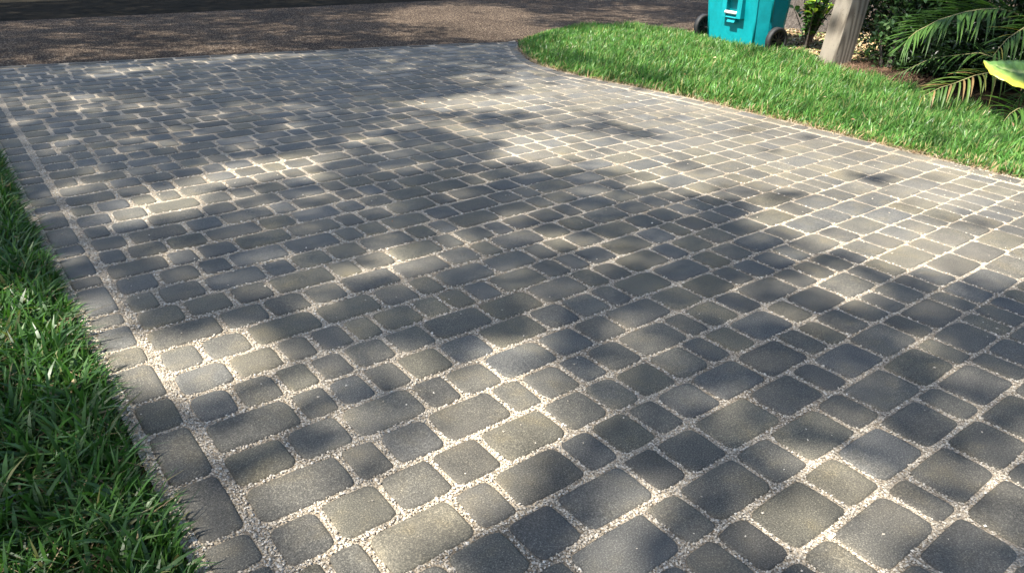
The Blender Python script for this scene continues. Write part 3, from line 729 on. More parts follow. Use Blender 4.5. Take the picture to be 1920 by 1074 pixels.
# left lawn: broad-bladed turf spilling over the border course
n = 46000
y = rng.uniform(0.0, 6.8, n); x = 0.185 - rng.power(0.75, n)[::-1] * 1.6
x = 0.15 - 1.6 * rng.random(n) ** 1.45
edge_in = 0.02 * np.sin(y * 3.1) + 0.012 * np.sin(y * 9.7 + 1) + 0.01 * np.sin(y * 23)
x = np.minimum(x, 0.148 + edge_in)
L = rng.uniform(0.07, 0.15, n); w = rng.uniform(0.007, 0.0135, n)
ld = rng.uniform(0, 6.28, n); le = rng.uniform(0.15, 1.15, n)
spill = x > 0.10
ld = np.where(spill, rng.normal(0, 1.3, n), ld); L = np.where(spill, L * .6, L)
V, F, T = blades(x, y, -0.02, L, w, ld, le, gtint(n, [.34, .22, .31, .09, .03, .01]) * .62, 4)  # greens lowered: the left lawn's shade is in the tint
g = obj('left_turf', V, F, M['grass'], None, T, True)
tag(g, 'broad green turf blades at the left edge of the driveway', 'grass', kind='stuff')
n = 14000
y = rng.uniform(0.0, 6.8, n); x = 0.145 - 1.5 * rng.random(n) ** 1.5
V, F, T = blades(x, y, -0.02, rng.uniform(.05, .13, n), rng.uniform(.002, .005, n), rng.uniform(0, 6.28, n), rng.uniform(.1, 1.2, n), gtint(n, [.25, .3, .25, .1, .07, .03]) * .75, 3)  # tint lowered for the shade here too
tag(obj('left_fine_grass', V, F, M['grass'], None, T, True), 'thin young grass between the broad blades of the left lawn', 'grass', kind='stuff')
# thatch and dead stems between the blades
n = 5500
y = rng.uniform(0.0, 6.8, n); x = 0.085 - 1.5 * rng.random(n) ** 1.5
V, F, T = blades(x, y, -0.012, rng.uniform(.05, .13, n), rng.uniform(.003, .006, n), rng.uniform(0, 6.28, n), rng.uniform(1.1, 1.9, n),
                 np.array([(0.22, 0.17, 0.10)]) * rng.uniform(.4, 1.2, (n, 1)), 2)
V[:, 2] = np.maximum(V[:, 2], -0.008)
tag(obj('left_thatch', V, F, M['straw'], None, T), 'dry tan thatch between the left turf blades', 'thatch', kind='stuff')

# right lawn: finer, denser, upright
n = 82000
y = rng.uniform(-0.6, 6.9, n)
xa = np.where(y < 6.42, edge_x(y), 5.0 + (y - 6.42) * 1.9) + 0.022 + 0.014 * np.sin(y * 6.3) * np.sin(y * 15.1 + 1) + 0.008 * np.sin(y * 41)
xb = bed_x(y) + 0.02
x = xa + (xb - xa) * rng.random(n) ** 1.12
ok = (x < xb) & (y < road_y(x) + 0.03) & (x > xa)
x, y, xa = x[ok], y[ok], xa[ok]; n = len(x)
e = np.clip((x - xa) / 0.25, 0, 1)
L = rng.uniform(0.07, 0.15, n) * (0.5 + 0.5 * e); w = rng.uniform(0.005, 0.0105, n)
tt = gtint(n, [.20, .30, .17, .24, .08, .01]) * 1.12 * np.array([.96, 1.0, .92])
pn = np.sin(x * 5.1 + 2 * np.sin(y * 2.3)) * np.sin(y * 4.3 + 1.7 * np.sin(x * 3.7))
tt *= (1 + .22 * pn)[:, None] * np.where(rng.random(n) < .22, .55, 1.0)[:, None]
L *= 1 + .18 * np.sin(x * 9 + 3 * np.sin(y * 5)) * np.sin(y * 7.7)
L *= np.interp(y, [4.6, 6.0], [1, .7])
yel = rng.random(n) < .02 + .06 * np.clip(pn, 0, 1)
tt[yel] = np.array([(0.26, 0.25, 0.10)]) * rng.uniform(.6, 1.2, (yel.sum(), 1))
dead = rng.random(n) < 0.24 * (1 - np.clip((x - xa) / 0.13, 0, 1))
tt[dead] = np.array([(0.36, 0.28, 0.15)]) * rng.uniform(.6, 1.1, (dead.sum(), 1))
ld = rng.normal(math.atan2(-.6, .8), 1.3, n)
V, F, T = blades(x, y, -0.014, L, w, ld, rng.uniform(0.05, 0.95, n), tt, 3)
g = obj('right_turf', V, F, M['grass'], None, T, True)
tag(g, 'bright sunlit turf between the driveway and the planting bed', 'grass', kind='stuff')

# fallen straw, twigs and leaf bits: at the lawn edge, by the post and in the planting bed
def litter(name, x, y, z, label, lo, hi, cols, wd=(.002, .005)):
    n = len(x); c = np.array(cols)[rng.choice(len(cols), n)] * rng.uniform(.6, 1.2, (n, 1))
    V, F, T = blades(x, y, z, rng.uniform(lo, hi, n), rng.uniform(*wd, n), rng.uniform(0, 6.28, n), rng.uniform(1.0, 2.1, n), c, 2)
    V[:, 2] = np.maximum(V[:, 2], z - 0.001)
    return tag(obj(name, V, F, M['straw'], None, T), label, 'plant litter', kind='stuff')
n = 3000; y = rng.uniform(0.2, 6.1, n)
litter('edge_litter', edge_x(y) + rng.normal(0.03, 0.022, n), y, -0.006, 'dry tan grass clippings along the right edge of the driveway', .02, .06,
       [(0.34, 0.26, 0.16), (0.22, 0.14, 0.08), (0.42, 0.35, 0.25)])
n = 2600; t = rng.random(n)
litter('bed_straw', rng.normal(6.62, .22, n), rng.normal(3.45, .2, n), 0.0, 'brown pine straw heaped at the foot of the timber post', .06, .16,
       [(0.20, 0.12, 0.075), (0.32, 0.22, 0.15), (0.12, 0.07, 0.05)])
n = 5000
litter('leaf_litter', rng.uniform(6.95, 9.0, n), rng.uniform(3.4, 6.0, n), 0.0, 'sunlit fallen leaves on the ground between bin and post', .03, .08,
       [(0.45, 0.33, 0.19), (0.36, 0.24, 0.12), (0.15, 0.24, 0.06), (0.5, 0.42, 0.28), (0.2, 0.13, 0.08)], (.012, .035))

# ------------------------------------------------------------------ leaf makers
def leaf_cloud(P, size, aspect, tints, up=0.35, curl=0.25):
    """one folded leaf (two quads) per point, randomly turned; returns V, F, tint"""
    n = len(P)
    nrm = rng.normal(0, 1, (n, 3)); nrm[:, 2] = np.abs(nrm[:, 2]) + up; nrm /= np.linalg.norm(nrm, axis=1)[:, None]
    ax = np.cross(nrm, rng.normal(0, 1, (n, 3))); ax /= np.linalg.norm(ax, axis=1)[:, None]
    bx = np.cross(nrm, ax)
    s = size[:, None]; w = s * aspect
    V = np.stack([P - ax * s * .5, P - ax * s * .08 + bx * w * .5 + nrm * w * curl, P + ax * s * .5, P - ax * s * .08 - bx * w * .5 + nrm * w * curl,
                  P + ax * s * .22 + bx * w * .36 + nrm * w * curl * .6, P + ax * s * .22 - bx * w * .36 + nrm * w * curl * .6], 1)
    f = np.array([(0, 2, 4), (0, 4, 1), (0, 3, 5), (0, 5, 2)])
    F = (f[None] + (np.arange(n) * 6)[:, None, None]).reshape(-1, 3)
    return V.reshape(-1, 3), F, np.repeat(tints, 6, 0)

def pick(tab, n, lo=.75, hi=1.2):
    tab = np.array(tab); return tab[rng.integers(0, len(tab), n)] * rng.uniform(lo, hi, (n, 1))

# ------------------------------------------------------------------ wheeled bin
def rrect(w, d, r, z, n=5):
    P = []
    for q, (sx, sy) in enumerate(((1, 1), (-1, 1), (-1, -1), (1, -1))):
        for k in range(n):
            a = math.pi / 2 * (q + k / (n - 1))
            P.append(Vector((sx * (w / 2 - r) + r * math.cos(a), sy * (d / 2 - r) + r * math.sin(a), z)))
    return P
bin_ = empty('wheeled_bin', (6.77, 5.11, -0.012), math.radians(-99.7))     # local -Y looks across the driveway
tag(bin_, 'teal plastic wheeled bin with black wheels on the verge', 'wheeled bin')
def fy(z): return .03 - .10 * z                          # front face leans out as it rises
def sc_(z): return .95 + .14 * z
def ring(z, k=1.0):
    s, f0 = sc_(z) * k, fy(z)
    return [Vector((x * s, f0 + y, z)) for x, y in ((-.34, .0), (.34, .0), (.362, .012), (.435, .11), (.445, .14), (.445, .27 + .1 * z), (.42, .31 + .14 * z), (-.42, .31 + .14 * z),
                                                    (-.445, .27 + .1 * z), (-.445, .14), (-.435, .11), (-.362, .012))]
MB().loft([ring(z, .95 if z < .03 else 1) for z in (0.015, 0.05, .3, .6, .9, 1.2)]).build('body', M['teal'], bin_)
for s in (-1, 1):                                         # ribs where the front panel meets the chamfered corners
    MB().tube([(s * .35 * sc_(z), fy(z) + .004, z) for z in (.03, .3, .6, 1.19)], .012, 8).build('rib', M['teal'], bin_, True)
    MB().tube([(s * .44 * sc_(z), fy(z) + .125, z) for z in (.3, .6, 1.19)], .012, 8).build('rib', M['teal'], bin_, True)
m = MB()                                                  # housing of the lift pocket, open in front
zl, zt = 0.30, 0.60
hw, pw, th = .142, .078, .06
def slab(x0, x1, z0, z1):
    V = [(x0, fy(z0) + .01, z0), (x1, fy(z0) + .01, z0), (x1, fy(z1) + .01, z1), (x0, fy(z1) + .01, z1),
         (x0, fy(z0) - th, z0), (x1, fy(z0) - th, z0), (x1, fy(z1) - th * .5, z1), (x0, fy(z1) - th * .5, z1)]
    m.add(V, [(0, 1, 2, 3), (4, 7, 6, 5), (0, 4, 5, 1), (1, 5, 6, 2), (2, 6, 7, 3), (3, 7, 4, 0)])
PX = .05
slab(PX - hw, PX - pw, zl, zt); slab(PX + pw, PX + hw, zl, zt); slab(PX - pw, PX + pw, zl, zl + .03); slab(PX - pw, PX + pw, zt - .12, zt)
slab(PX - .055, PX + .055, zl - .045, zl - .0005)
m.build('lift_pocket', M['teal'], bin_)
zb = zl + .05
MB().tube([(PX - pw - .005, fy(zb) - th * .9, zb), (PX + pw + .005, fy(zb) - th * .9, zb)], .017, 10).build('grab_bar', M['steel'], bin_, True)
MB().loft([ring(1.2, .99), [v + Vector((0, -.01, .004)) for v in ring(1.2, 1.06)], [v + Vector((0, -.01, .04)) for v in ring(1.2, 1.06)], [v * Vector((.9, .9, 1)).x if False else Vector((v.x * .9, .22 + (v.y - .22) * .9, v.z + .075)) for v in ring(1.2, 1.0)]]).build('lid', M['teal'], bin_)
MB().tube([(-.3, .05, 1.18), (-.3, -.17, 1.2), (.3, -.17, 1.2), (.3, .05, 1.18)], .016, 8).build('handle', M['black'], bin_, True)
MB().tube([(-.56, .13, .125), (.56, .13, .125)], .011, 8).build('axle', M['black'], bin_, True)
def wheel(cx, cy, s):
    w = empty('wheel', (cx, cy, 0.13)); w.parent = bin_      # axis along local X
    prof = [(-.026, .088), (-.030, .118), (-.022, .130), (.022, .130), (.030, .118), (.026, .088)]
    nseg = 28; V = []; F = []
    for k in range(nseg):
        a = 2 * math.pi * k / nseg
        V += [(px, r * math.cos(a), r * math.sin(a)) for px, r in prof]
    for k in range(nseg):
        for j in range(6):
            F.append((k * 6 + j, k * 6 + (j + 1) % 6, ((k + 1) % nseg) * 6 + (j + 1) % 6, ((k + 1) % nseg) * 6 + j))
    obj('tyre', np.array(V), F, M['rubber'], w, None, True)
    m = MB()
    for k in range(10):
        R = Matrix.Rotation(2 * math.pi * k / 10, 3, 'X')
        m.box(R @ Vector((s * .008, 0, .058)), (.026, .016, .064), R)
    for q0, q1, rr in ((-.026, .026, .03), (-.003, .003, .09)):
        m.loft([[Vector((q, rr * math.cos(2 * math.pi * k / 20), rr * math.sin(2 * math.pi * k / 20))) for k in range(20)] for q in (q0, q1)])
    m.build('rim', M['black'], w)
wheel(-.545, .13, 1)
wheel(.545, .13, 1)

# ------------------------------------------------------------------ timber post
post = empty('timber_post', (6.62, 3.79, -0.02), math.radians(-4))
tag(post, 'weathered square timber post leaning slightly beside the bin and shrubs', 'post')
post.rotation_euler = (math.radians(1.0), math.radians(5.5), math.radians(-20))
hw_ = 0.105; c_ = 0.014
def post_ring(z, h): return [Vector(p) for p in ((h - c_, -h, z), (h, -h + c_, z), (h, h - c_, z), (h - c_, h, z), (-h + c_, h, z), (-h, h - c_, z), (-h, -h + c_, z), (-h + c_, -h, z))]
MB().loft([post_ring(z, hw_) for z in (-.1, .3, .7, 1.1, 1.55)]).build('shaft', M['wood'], post)
MB().loft([post_ring(1.552, hw_ + .012), post_ring(1.585, hw_ + .012), post_ring(1.62, hw_ - .03)]).build('cap', M['wood'], post)

# ------------------------------------------------------------------ trees with crowns carved to set the dapples on the ground
GX0, GY0, GC = -3.0, -2.0, 0.12
GMAP = np.array([[int(c) for c in r] for r in LIGHT_GAPS]) / 9.0
def gap_at(x, y):
    i = (x - GX0) / GC - .5; j = (y - GY0) / GC - .5
    i0 = np.clip(np.floor(i).astype(int), 0, GMAP.shape[1] - 2); j0 = np.clip(np.floor(j).astype(int), 0, GMAP.shape[0] - 2)
    fi, fj = np.clip(i - i0, 0, 1), np.clip(j - j0, 0, 1)
    g = (GMAP[j0, i0] * (1 - fi) * (1 - fj) + GMAP[j0, i0 + 1] * fi * (1 - fj) + GMAP[j0 + 1, i0] * (1 - fi) * fj + GMAP[j0 + 1, i0 + 1] * fi * fj)
    return g
sv = np.array(SUN)
def crown_points(n, x0, x1, y0, y1, h0, h1):
    """leaf positions for shading x0..x1, y0..y1 on the ground, left out where the gap map asks for sunlight"""
    q = np.c_[rng.uniform(x0, x1, n), rng.uniform(y0, y1, n)]
    h = rng.uniform(h0, h1, n)
    g = gap_at(q[:, 0], q[:, 1])
    fl = np.sin(q[:, 0] * 6.1 + 3 * np.sin(q[:, 1] * 2.1)) * np.sin(q[:, 1] * 5.3 + 2 * np.sin(q[:, 0] * 3.0))
    g = np.maximum(g, np.clip((fl - .6) * 1.2, 0, .35) * .4 * (q[:, 1] < 4.5))
    cl = np.sin(q[:, 0] * 2.3 + 1.1 * np.sin(q[:, 1] * 1.7)) * np.sin(q[:, 1] * 2.9 + np.sin(q[:, 0] * 1.3))      # natural clumping
    keep = rng.random(n) < np.clip(1 - g * 1.5, 0.01, 1) * (0.8 + .2 * cl)
    q, h = q[keep], h[keep]
    return np.c_[q[:, 0] + sv[0] / sv[2] * h, q[:, 1] + sv[1] / sv[2] * h, h]
def tree(name, label, base, r, fork_h, crown_P, limbs, cat='tree', flare=1.5):
    t = empty(name, base); tag(t, label, cat, 'oaks shading the driveway')
    m = MB(); b = Vector(base)
    nn = 20
    rings = []
    for z, k in ((-.15, flare * 1.25), (.0, flare * 1.08), (.12, 1 + (flare - 1) * .62), (.35, 1 + (flare - 1) * .22), (.8, 1.02), (1.6, .93), (fork_h, .8)):
        rings.append([Vector((r * k * (1 + .08 * math.sin(3 * a_ + 1) + .05 * math.sin(7 * a_)) * math.cos(a_), r * k * (1 + .08 * math.sin(3 * a_ + 1) + .05 * math.sin(7 * a_)) * math.sin(a_), z)) for a_ in [2 * math.pi * q / nn for q in range(nn)]])
    m.loft(rings); m.build('trunk', M['bark'], t, True)
    m = MB()
    for e in limbs:
        e = Vector(e) - b; s = Vector((0, 0, fork_h - .25))
        mid = s.lerp(e, .5) + Vector((random.uniform(-.3, .3), random.uniform(-.3, .3), .5))
        m.tube([s, s.lerp(mid, .5) + Vector((0, 0, .15)), mid, mid.lerp(e, .5) + Vector((0, 0, .1)), e], [r * .4, r * .2, .035, .02, .008], 6)
    m.build('limbs', M['bark'], t, True)
    n = len(crown_P)
    V, F, T = leaf_cloud(crown_P - np.array(base), rng.uniform(.10, .18, n), .6, pick([(.045, .085, .022), (.06, .11, .03), (.035, .07, .02)], n), .2)
    V = V.reshape(n, 6, 3)[:, [0, 1, 2, 3]].reshape(-1, 3); T = T.reshape(n, 6, 3)[:, :4].reshape(-1, 3)
    F = np.arange(n * 4).reshape(n, 4)
    obj('crown', V, F, M['leaf'], t, T)
    return t
NL = 190000
# the crown over the near driveway and lawn belongs to the oak left of the camera, the far crowns to the other two
P = crown_points(NL, -3.5, 12, -3.0, 13.0, 7.8, 10.8)
cid = np.where(P[:, 1] < 5.2, 0, np.where(P[:, 0] < 2.2, 1, 2))
fx = P[:, 0]
def limb_ends(Q, k, b):
    ids = rng.integers(0, len(Q), k * 8); return sorted([tuple(Q[i]) for i in ids], key=lambda p: (p[0] - b[0]) ** 2 + (p[1] - b[1]) ** 2)[:k]
tree('oak_tree', 'broad oak standing left of the driveway, out of the picture', (-7.5, 1.6, 0), .36, 4.4, P[cid == 0], limb_ends(P[cid == 0], 9, (-7.5, 1.6)))
tree('oak_tree', 'oak standing beyond the left lawn, out of the picture', (-6.0, 9.6, 0), .32, 4.4, P[cid == 1], limb_ends(P[cid == 1], 8, (-6.0, 9.6)))
tree('oak_tree', 'thick rough-barked trunk rising behind the teal bin and the yellow-green shrub', (8.98, 5.42, 0), .36, 4.6, P[cid == 2], limb_ends(P[cid == 2], 8, (8.98, 5.42)), flare=1.45)

# ------------------------------------------------------------------ shrubs
def shrub(name, label, base, boxes, n, size, aspect, tints, mat, cat='shrub', stems=8, group=None):
    """boxes: list of (centre, radii) lobes relative to base, leaves near the lobes' surface"""
    t = empty(name, base); tag(t, label, cat, group)
    lob = rng.choice(len(boxes), n, p=np.array([b[1][0] * b[1][1] + b[1][2] * b[1][1] for b in boxes]) / sum(b[1][0] * b[1][1] + b[1][2] * b[1][1] for b in boxes))
    d = rng.normal(0, 1, (n, 3)); d /= np.linalg.norm(d, axis=1)[:, None]
    rr = rng.uniform(.45, 1.0, n) ** .45 * rng.uniform(.9, 1.12, n)
    C = np.array([b[0] for b in boxes])[lob]; R_ = np.array([b[1] for b in boxes])[lob]
    P = C + d * R_ * rr[:, None]
    P = P[P[:, 2] > 0.01]
    n = len(P)
    V, F, T = leaf_cloud(P, rng.uniform(*size, n), aspect, pick(tints, n), .3)
    obj('foliage', V, F, mat, t, T)
    m = MB()
    for k in range(stems):
        e = P[rng.integers(0, n)]
        m.tube([(e[0] * .15, e[1] * .15, -.02), (e[0] * .5, e[1] * .5, e[2] * .6), tuple(e)], [.012, .009, .004], 5)
    m.build('stem', M['bark'], t)
    return t
DG = [(.012, .031, .009), (.018, .044, .013), (.010, .026, .009)]  # greens darkened to hold the shade behind the fronds
# dark evergreen shrubs forming the mass behind the palms
hs = [((7.35, 3.55), .62, 1.25, 'dark small-leaved evergreen shrub directly behind the timber post'),
      ((7.55, 2.65), .75, 1.35, 'dark evergreen shrub behind the large green palm frond'),
      ((7.75, 1.7), .8, 1.4, 'dark evergreen shrub at the far right behind the palm'),
      ((8.5, 3.6), .8, 1.5, 'tall dark evergreen shrub in the shade to the right of the oak trunk'),
      ((7.7, .7), .8, 1.4, 'dark evergreen shrub standing right of the broad-leaved plant'),
      ((7.0, 2.75), .42, .55, 'low dark shrub beneath the large green palm frond'),
      ((6.95, 1.95), .42, .5, 'low dark shrub in the shade behind the yellowing frond'),
      ((6.75, 1.2), .45, .5, 'low dark shrub behind the small palm at the right edge'),
      ((7.05, 3.25), .3, .5, 'low dark shrub between the post and the large palm frond')]
for (x, y), r, h, lab in hs:
    lobes = [((0, 0, h * .5), (r, r, h * .5))] + [((random.uniform(-.4, .4) * r, random.uniform(-.4, .4) * r, random.uniform(.25, .85) * h), (r * .55, r * .55, h * .25)) for _ in range(5)]
    shrub('evergreen_shrub', lab, (x, y, 0), lobes, 9000, (.035, .07), .42, DG, M['glossy'], group='evergreen shrubs in the planting bed')
shrub('spreading_shrub', 'low vine-like shrub with small pale green leaves right of the post', (6.78, 3.38, 0),
      [((0, 0, .25), (.16, .2, .25)), ((.1, -.2, .15), (.2, .2, .16)), ((-.06, .06, .45), (.1, .1, .2)), ((.15, -.1, .6), (.16, .16, .3))], 900, (.035, .06), .6,
      [(.05, .11, .035), (.075, .15, .05), (.035, .08, .028), (.11, .18, .07)], M['glossy'])
# yellow-green shrub: its leaves are large enough to be told apart
ys = empty('yellow_green_shrub', (7.27, 4.50, 0)); tag(ys, 'young shrub with glossy yellow-green leaves between trunk and post', 'shrub')
lv = [((0, 0, 0), (.012, .3, .012), (0, .55, .03), (-.012, .3, .012), (0, 0, 0))]
def broad_leaf_mesh(tintc):
    t = np.linspace(0, 1, 6); w = np.array([.06, .75, 1, .9, .55, .02]) * .021
    V = []
    for ti, wi in zip(t, w):
        yv, zv = ti * .062, .012 * math.sin(ti * 2.6)
        V += [(-wi, yv, zv + wi * .25), (0, yv, zv), (wi, yv, zv + wi * .25)]
    F = []
    for i in range(5):
        for j in range(2): F.append((i * 3 + j, i * 3 + j + 1, i * 3 + j + 4, i * 3 + j + 3))
    return mesh('leaf', np.array(V), np.array(F), M['glossy'], np.tile(tintc, (len(V), 1)), True)
lm = [broad_leaf_mesh(np.array(c)) for c in ((.26, .36, .035), (.40, .40, .04), (.10, .21, .04), (.045, .11, .03), (.06, .14, .035), (.30, .13, .03))]
for k in range(28):
    a_ = rng.uniform(0, 6.28); h_ = rng.uniform(.28, .62); sp = rng.uniform(.03, .24)
    top = Vector((sp * math.cos(a_), sp * math.sin(a_), h_))
    st = MB().tube([(0, 0, -.02), (top.x * .4, top.y * .4, h_ * .5), tuple(top)], [.008, .006, .003], 5).build('stem', M['bark'], ys)
    for q in range(13):
        f_ = .35 + .65 * q / 12
        p = Vector((top.x * f_ * f_, top.y * f_ * f_, h_ * f_))
        o = link('leaf', lm[rng.choice(6, p=[.30, .18, .2, .1, .16, .06]) if f_ > .8 else rng.choice([2, 3, 4])], ys)
        o.location = p; o.rotation_euler = (rng.uniform(-.3, .8), rng.uniform(-.4, .4), rng.uniform(0, 6.28))
        k_ = rng.uniform(1.1, 1.5); o.scale = (k_, k_, k_)

# ------------------------------------------------------------------ palms and the broad-leaved plant
PALM_G = [(.046, .106, .018), (.066, .14, .025), (.036, .084, .016)]
PALM_Y = [(.17, .18, .04), (.09, .14, .03), (.18, .12, .05), (.05, .10, .02), (.07, .12, .025), (.05, .11, .02)]
def leaflet_mesh(L, w, droop, tintc):
    t = np.linspace(0, 1, 6); pr = np.array([.35, .85, 1, .85, .5, .02]) * w / 2
    V = []
    for ti, wi in zip(t, pr):
        yv, zv = L * ti * (1 - .12 * droop * ti), -droop * L * ti ** 2.2
        V += [(-wi, yv, zv + wi * .55), (0, yv, zv), (wi, yv, zv + wi * .55)]
    F = []
    for i in range(5):
        for j in range(2): F.append((i * 3 + j, i * 3 + j + 1, i * 3 + j + 4, i * 3 + j + 3))
    return mesh('leaflet', np.array(V), np.array(F), M['palm'], np.tile(tintc, (len(V), 1)), True)
def frond(palm, pts, n, L, w, cols, droop=.35, a0=52, a1=22, upv=(0, 0, 1), r0=.009, stalk=0.15, side_tilt=.25):
    base = palm.location
    P = [Vector(p) - base for p in pts]
    d = [0.0]
    for a_, b_ in zip(P[:-1], P[1:]): d.append(d[-1] + (b_ - a_).length)
    def at(s):
        for i in range(len(P) - 1):
            if s <= d[i + 1]: return P[i].lerp(P[i + 1], (s - d[i]) / (d[i + 1] - d[i])), (P[i + 1] - P[i]).normalized()
        return P[-1], (P[-1] - P[-2]).normalized()
    fr = MB().tube(P, [r0 * (1 - .8 * q / (len(P) - 1)) for q in range(len(P))], 6).build('frond', M['palm'], palm, True)
    me = fr.data; a = me.attributes.new('tint', 'FLOAT_COLOR', 'POINT')
    for e in a.data: e.color = (.30, .27, .13, 1)
    pools = {sg: [leaflet_mesh(1.0, w / L, droop * f_ * (.3 if sg > 0 else 1), pick([c], 1, .85, 1.15)[0]) for c in cols for f_ in (.6, 1.3)] for sg in (-1, 1)}
    for k in range(n):
        f_ = k / (n - 1); s = d[-1] * (stalk + (1 - stalk) * f_)
        p, t = at(s)
        Lk = L * (0.55 + .5 * math.sin(math.pi * min(1, .15 + f_ * .85))) * random.uniform(.72, 1.12)
        side0 = t.cross(Vector(upv)).normalized()
        for sg in (-1, 1):
            sd = side0 * sg
            ang = math.radians(a0 + (a1 - a0) * f_ + random.uniform(-11, 11))
            dirv = (t * math.cos(ang) + sd * math.sin(ang) + Vector((0, 0, side_tilt * random.uniform(.5, 1.2) * (1.5 if sg > 0 else .3)))).normalized()
            up = (Vector((0, 0, 1)) - dirv * dirv.z).normalized(); xv = dirv.cross(up)
            o = link('leaflet', random.choice(pools[sg]), fr)
            o.matrix_local = Matrix.Translation(p) @ Matrix((xv, dirv, up)).transposed().to_4x4() @ Matrix.Diagonal((Lk, Lk, Lk, 1))
    return fr
palm = empty('palm', (7.25, 2.2, 0)); tag(palm, 'feathery green palm arching over the lawn from the right', 'palm')
MB().tube([(0, 0, -.05), (.01, 0, .2), (0, .02, .4)], [.10, .09, .05], 10).build('stem', M['bark'], palm, True)
RT = [(7.25, 2.2, .38)]
frond(palm, RT + FR1, 54, .37, .021, PALM_G, .42, side_tilt=.2, a0=46, a1=18)
frond(palm, RT + FR3, 26, .26, .018, PALM_G + [(.28, .24, .05)], .6)
frond(palm, RT + [(7.2, 2.5, .8), (7.0, 2.9, .95), (6.7, 3.1, .95), (6.4, 3.2, .85)], 30, .30, .02, PALM_G, .5)
frond(palm, RT + [(7.3, 1.9, .8), (7.2, 1.6, .95), (7.0, 1.3, .9)], 26, .30, .02, PALM_G, .5)
low = empty('palm', (6.62, 2.1, 0)); tag(low, 'low palm with a yellowing, browning frond drooping on the grass', 'palm')
MB().tube([(0, 0, -.05), (0, .01, .12), (-.02, .02, .24)], [.06, .05, .03], 8).build('stem', M['bark'], low, True)
frond(low, [(6.6, 2.12, .22)] + FR2, 24, .24, .017, PALM_Y, .75, r0=.007, side_tilt=.2)
frond(low, [(6.6, 2.1, .22), (6.3, 2.0, .3), (6.05, 1.98, .22), (5.85, 1.97, .1)], 20, .2, .014, PALM_G, .6, r0=.006)
frond(low, [(6.6, 2.1, .22), (6.4, 2.5, .33), (6.2, 2.75, .27), (6.05, 2.9, .14)], 20, .2, .014, PALM_G, .6, r0=.006)
cor = empty('palm', (6.15, 1.7, 0)); tag(cor, 'small palm with thin arching leaflets at the right edge of the lawn', 'palm')
MB().tube([(0, 0, -.05), (0, .01, .1), (-.02, .02, .2)], [.05, .045, .03], 8).build('stem', M['bark'], cor, True)
frond(cor, [(6.12, 1.72, .19)] + FR4, 22, .26, .015, PALM_G, .6, r0=.006, side_tilt=.5)
frond(cor, [(6.12, 1.72, .19), (6.0, 1.5, .3), (5.85, 1.3, .28), (5.75, 1.15, .15)], 20, .24, .015, PALM_G, .6, r0=.006)

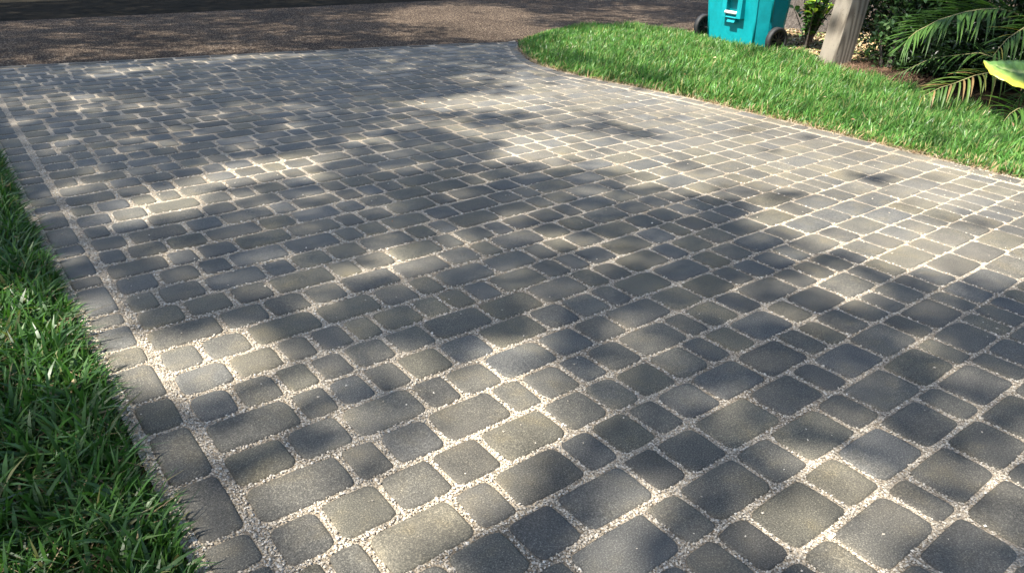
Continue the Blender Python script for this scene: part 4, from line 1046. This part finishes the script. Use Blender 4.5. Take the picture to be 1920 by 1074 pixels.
# broad-leaved plant: leaf blade through three rails (upper edge, midrib, lower edge)
bl = empty('broad_leaved_plant', (6.35, 1.62, 0)); tag(bl, 'plant with one broad green leaf with a yellow rim reaching in from the right', 'plant')
def rail(P, n):
    P = np.array(P); d = np.r_[0, np.cumsum(np.linalg.norm(np.diff(P, axis=0), axis=1))]; s = np.linspace(0, d[-1], n)
    return np.stack([np.interp(s, d, P[:, i]) for i in range(3)], -1)
def big_leaf(up, mid, lowr, name='leaf'):
    n = 26; A, B, C = rail(up, n), rail(mid, n), rail(lowr, n)
    rows = []
    for i in range(n):
        r = []
        for f_ in np.linspace(0, 1, 6)[:-1]: r.append(A[i] * (1 - f_) + B[i] * f_ + np.array([0, 0, .012 * math.sin(math.pi * f_) + .003 * math.sin(i * 1.9)]))
        for f_ in np.linspace(0, 1, 7): r.append(B[i] * (1 - f_) + C[i] * f_ + np.array([0, 0, .016 * math.sin(math.pi * f_) + .003 * math.sin(i * 1.7)]))
        rows.append(r)
    k = len(rows[0]); V = np.array(rows).reshape(-1, 3) - np.array(bl.location)
    F = np.array([(i * k + j, i * k + j + 1, (i + 1) * k + j + 1, (i + 1) * k + j) for i in range(n - 1) for j in range(k - 1)])
    cc = []
    for i in range(n):
        for j in range(k):
            c = np.array([.10, .20, .05]) * (1 + .12 * math.sin(i * 2.4 + j))  # darker upper half: its shade is put into the green
            if j > 7: c = np.array([.22, .34, .07])
            if j > 9: c = np.array([.50, .46, .06])
            if j == 5: c = np.array([.30, .36, .14])
            cc.append(c)
    o = obj(name, V, F, M['glossy'], bl, np.array(cc), True)
    s = o.modifiers.new('thickness', 'SOLIDIFY'); s.thickness = .0025
    return o
big_leaf(LEAF_UP, LEAF_MID, LEAF_LOW)
b0 = np.array(bl.location)
MB().tube([(0, 0, -.03), (.02, 0, .3), tuple(np.array(LEAF_MID[-1]) - b0)], [.02, .014, .008], 7).build('stalk', M['glossy'], bl, True)
sh = np.array([.45, -.05, .42])
big_leaf([np.array(p) + sh for p in LEAF_UP], [np.array(p) + sh for p in LEAF_MID], [np.array(p) + sh for p in LEAF_LOW])
MB().tube([(0, 0, -.03), (.1, .02, .4), tuple(np.array(LEAF_MID[-1]) + sh - b0)], [.02, .014, .008], 7).build('stalk', M['glossy'], bl, True)
for o in bl.children:
    if o.name.startswith('stalk'):
        at_ = o.data.attributes.new('tint', 'FLOAT_COLOR', 'POINT')
        for e in at_.data: e.color = (.12, .2, .05, 1)

# scattered leaves and twigs on the lawns and pavers
n = 60
x = np.r_[rng.uniform(-.6, .15, 25), rng.uniform(.4, 4.2, 12), rng.uniform(4.5, 6.2, 23)]; y = np.r_[rng.uniform(1, 4, 25), rng.uniform(1, 5.5, 12), rng.uniform(1, 5.5, 23)]
z = np.r_[rng.uniform(.015, .045, 25), np.full(12, .004), rng.uniform(.06, .1, 23)]
V, F, T = leaf_cloud(np.c_[x, y, z], np.r_[rng.uniform(.02, .035, 25), rng.uniform(.008, .016, 12), rng.uniform(.02, .045, 23)], .5, pick([(.30, .19, .10), (.42, .33, .2), (.22, .13, .08)], n), 2.0)
tag(obj('fallen_leaves', V, F, M['straw'], None, T), 'scattered dry brown leaves lying on the lawns', 'fallen leaves', kind='stuff')
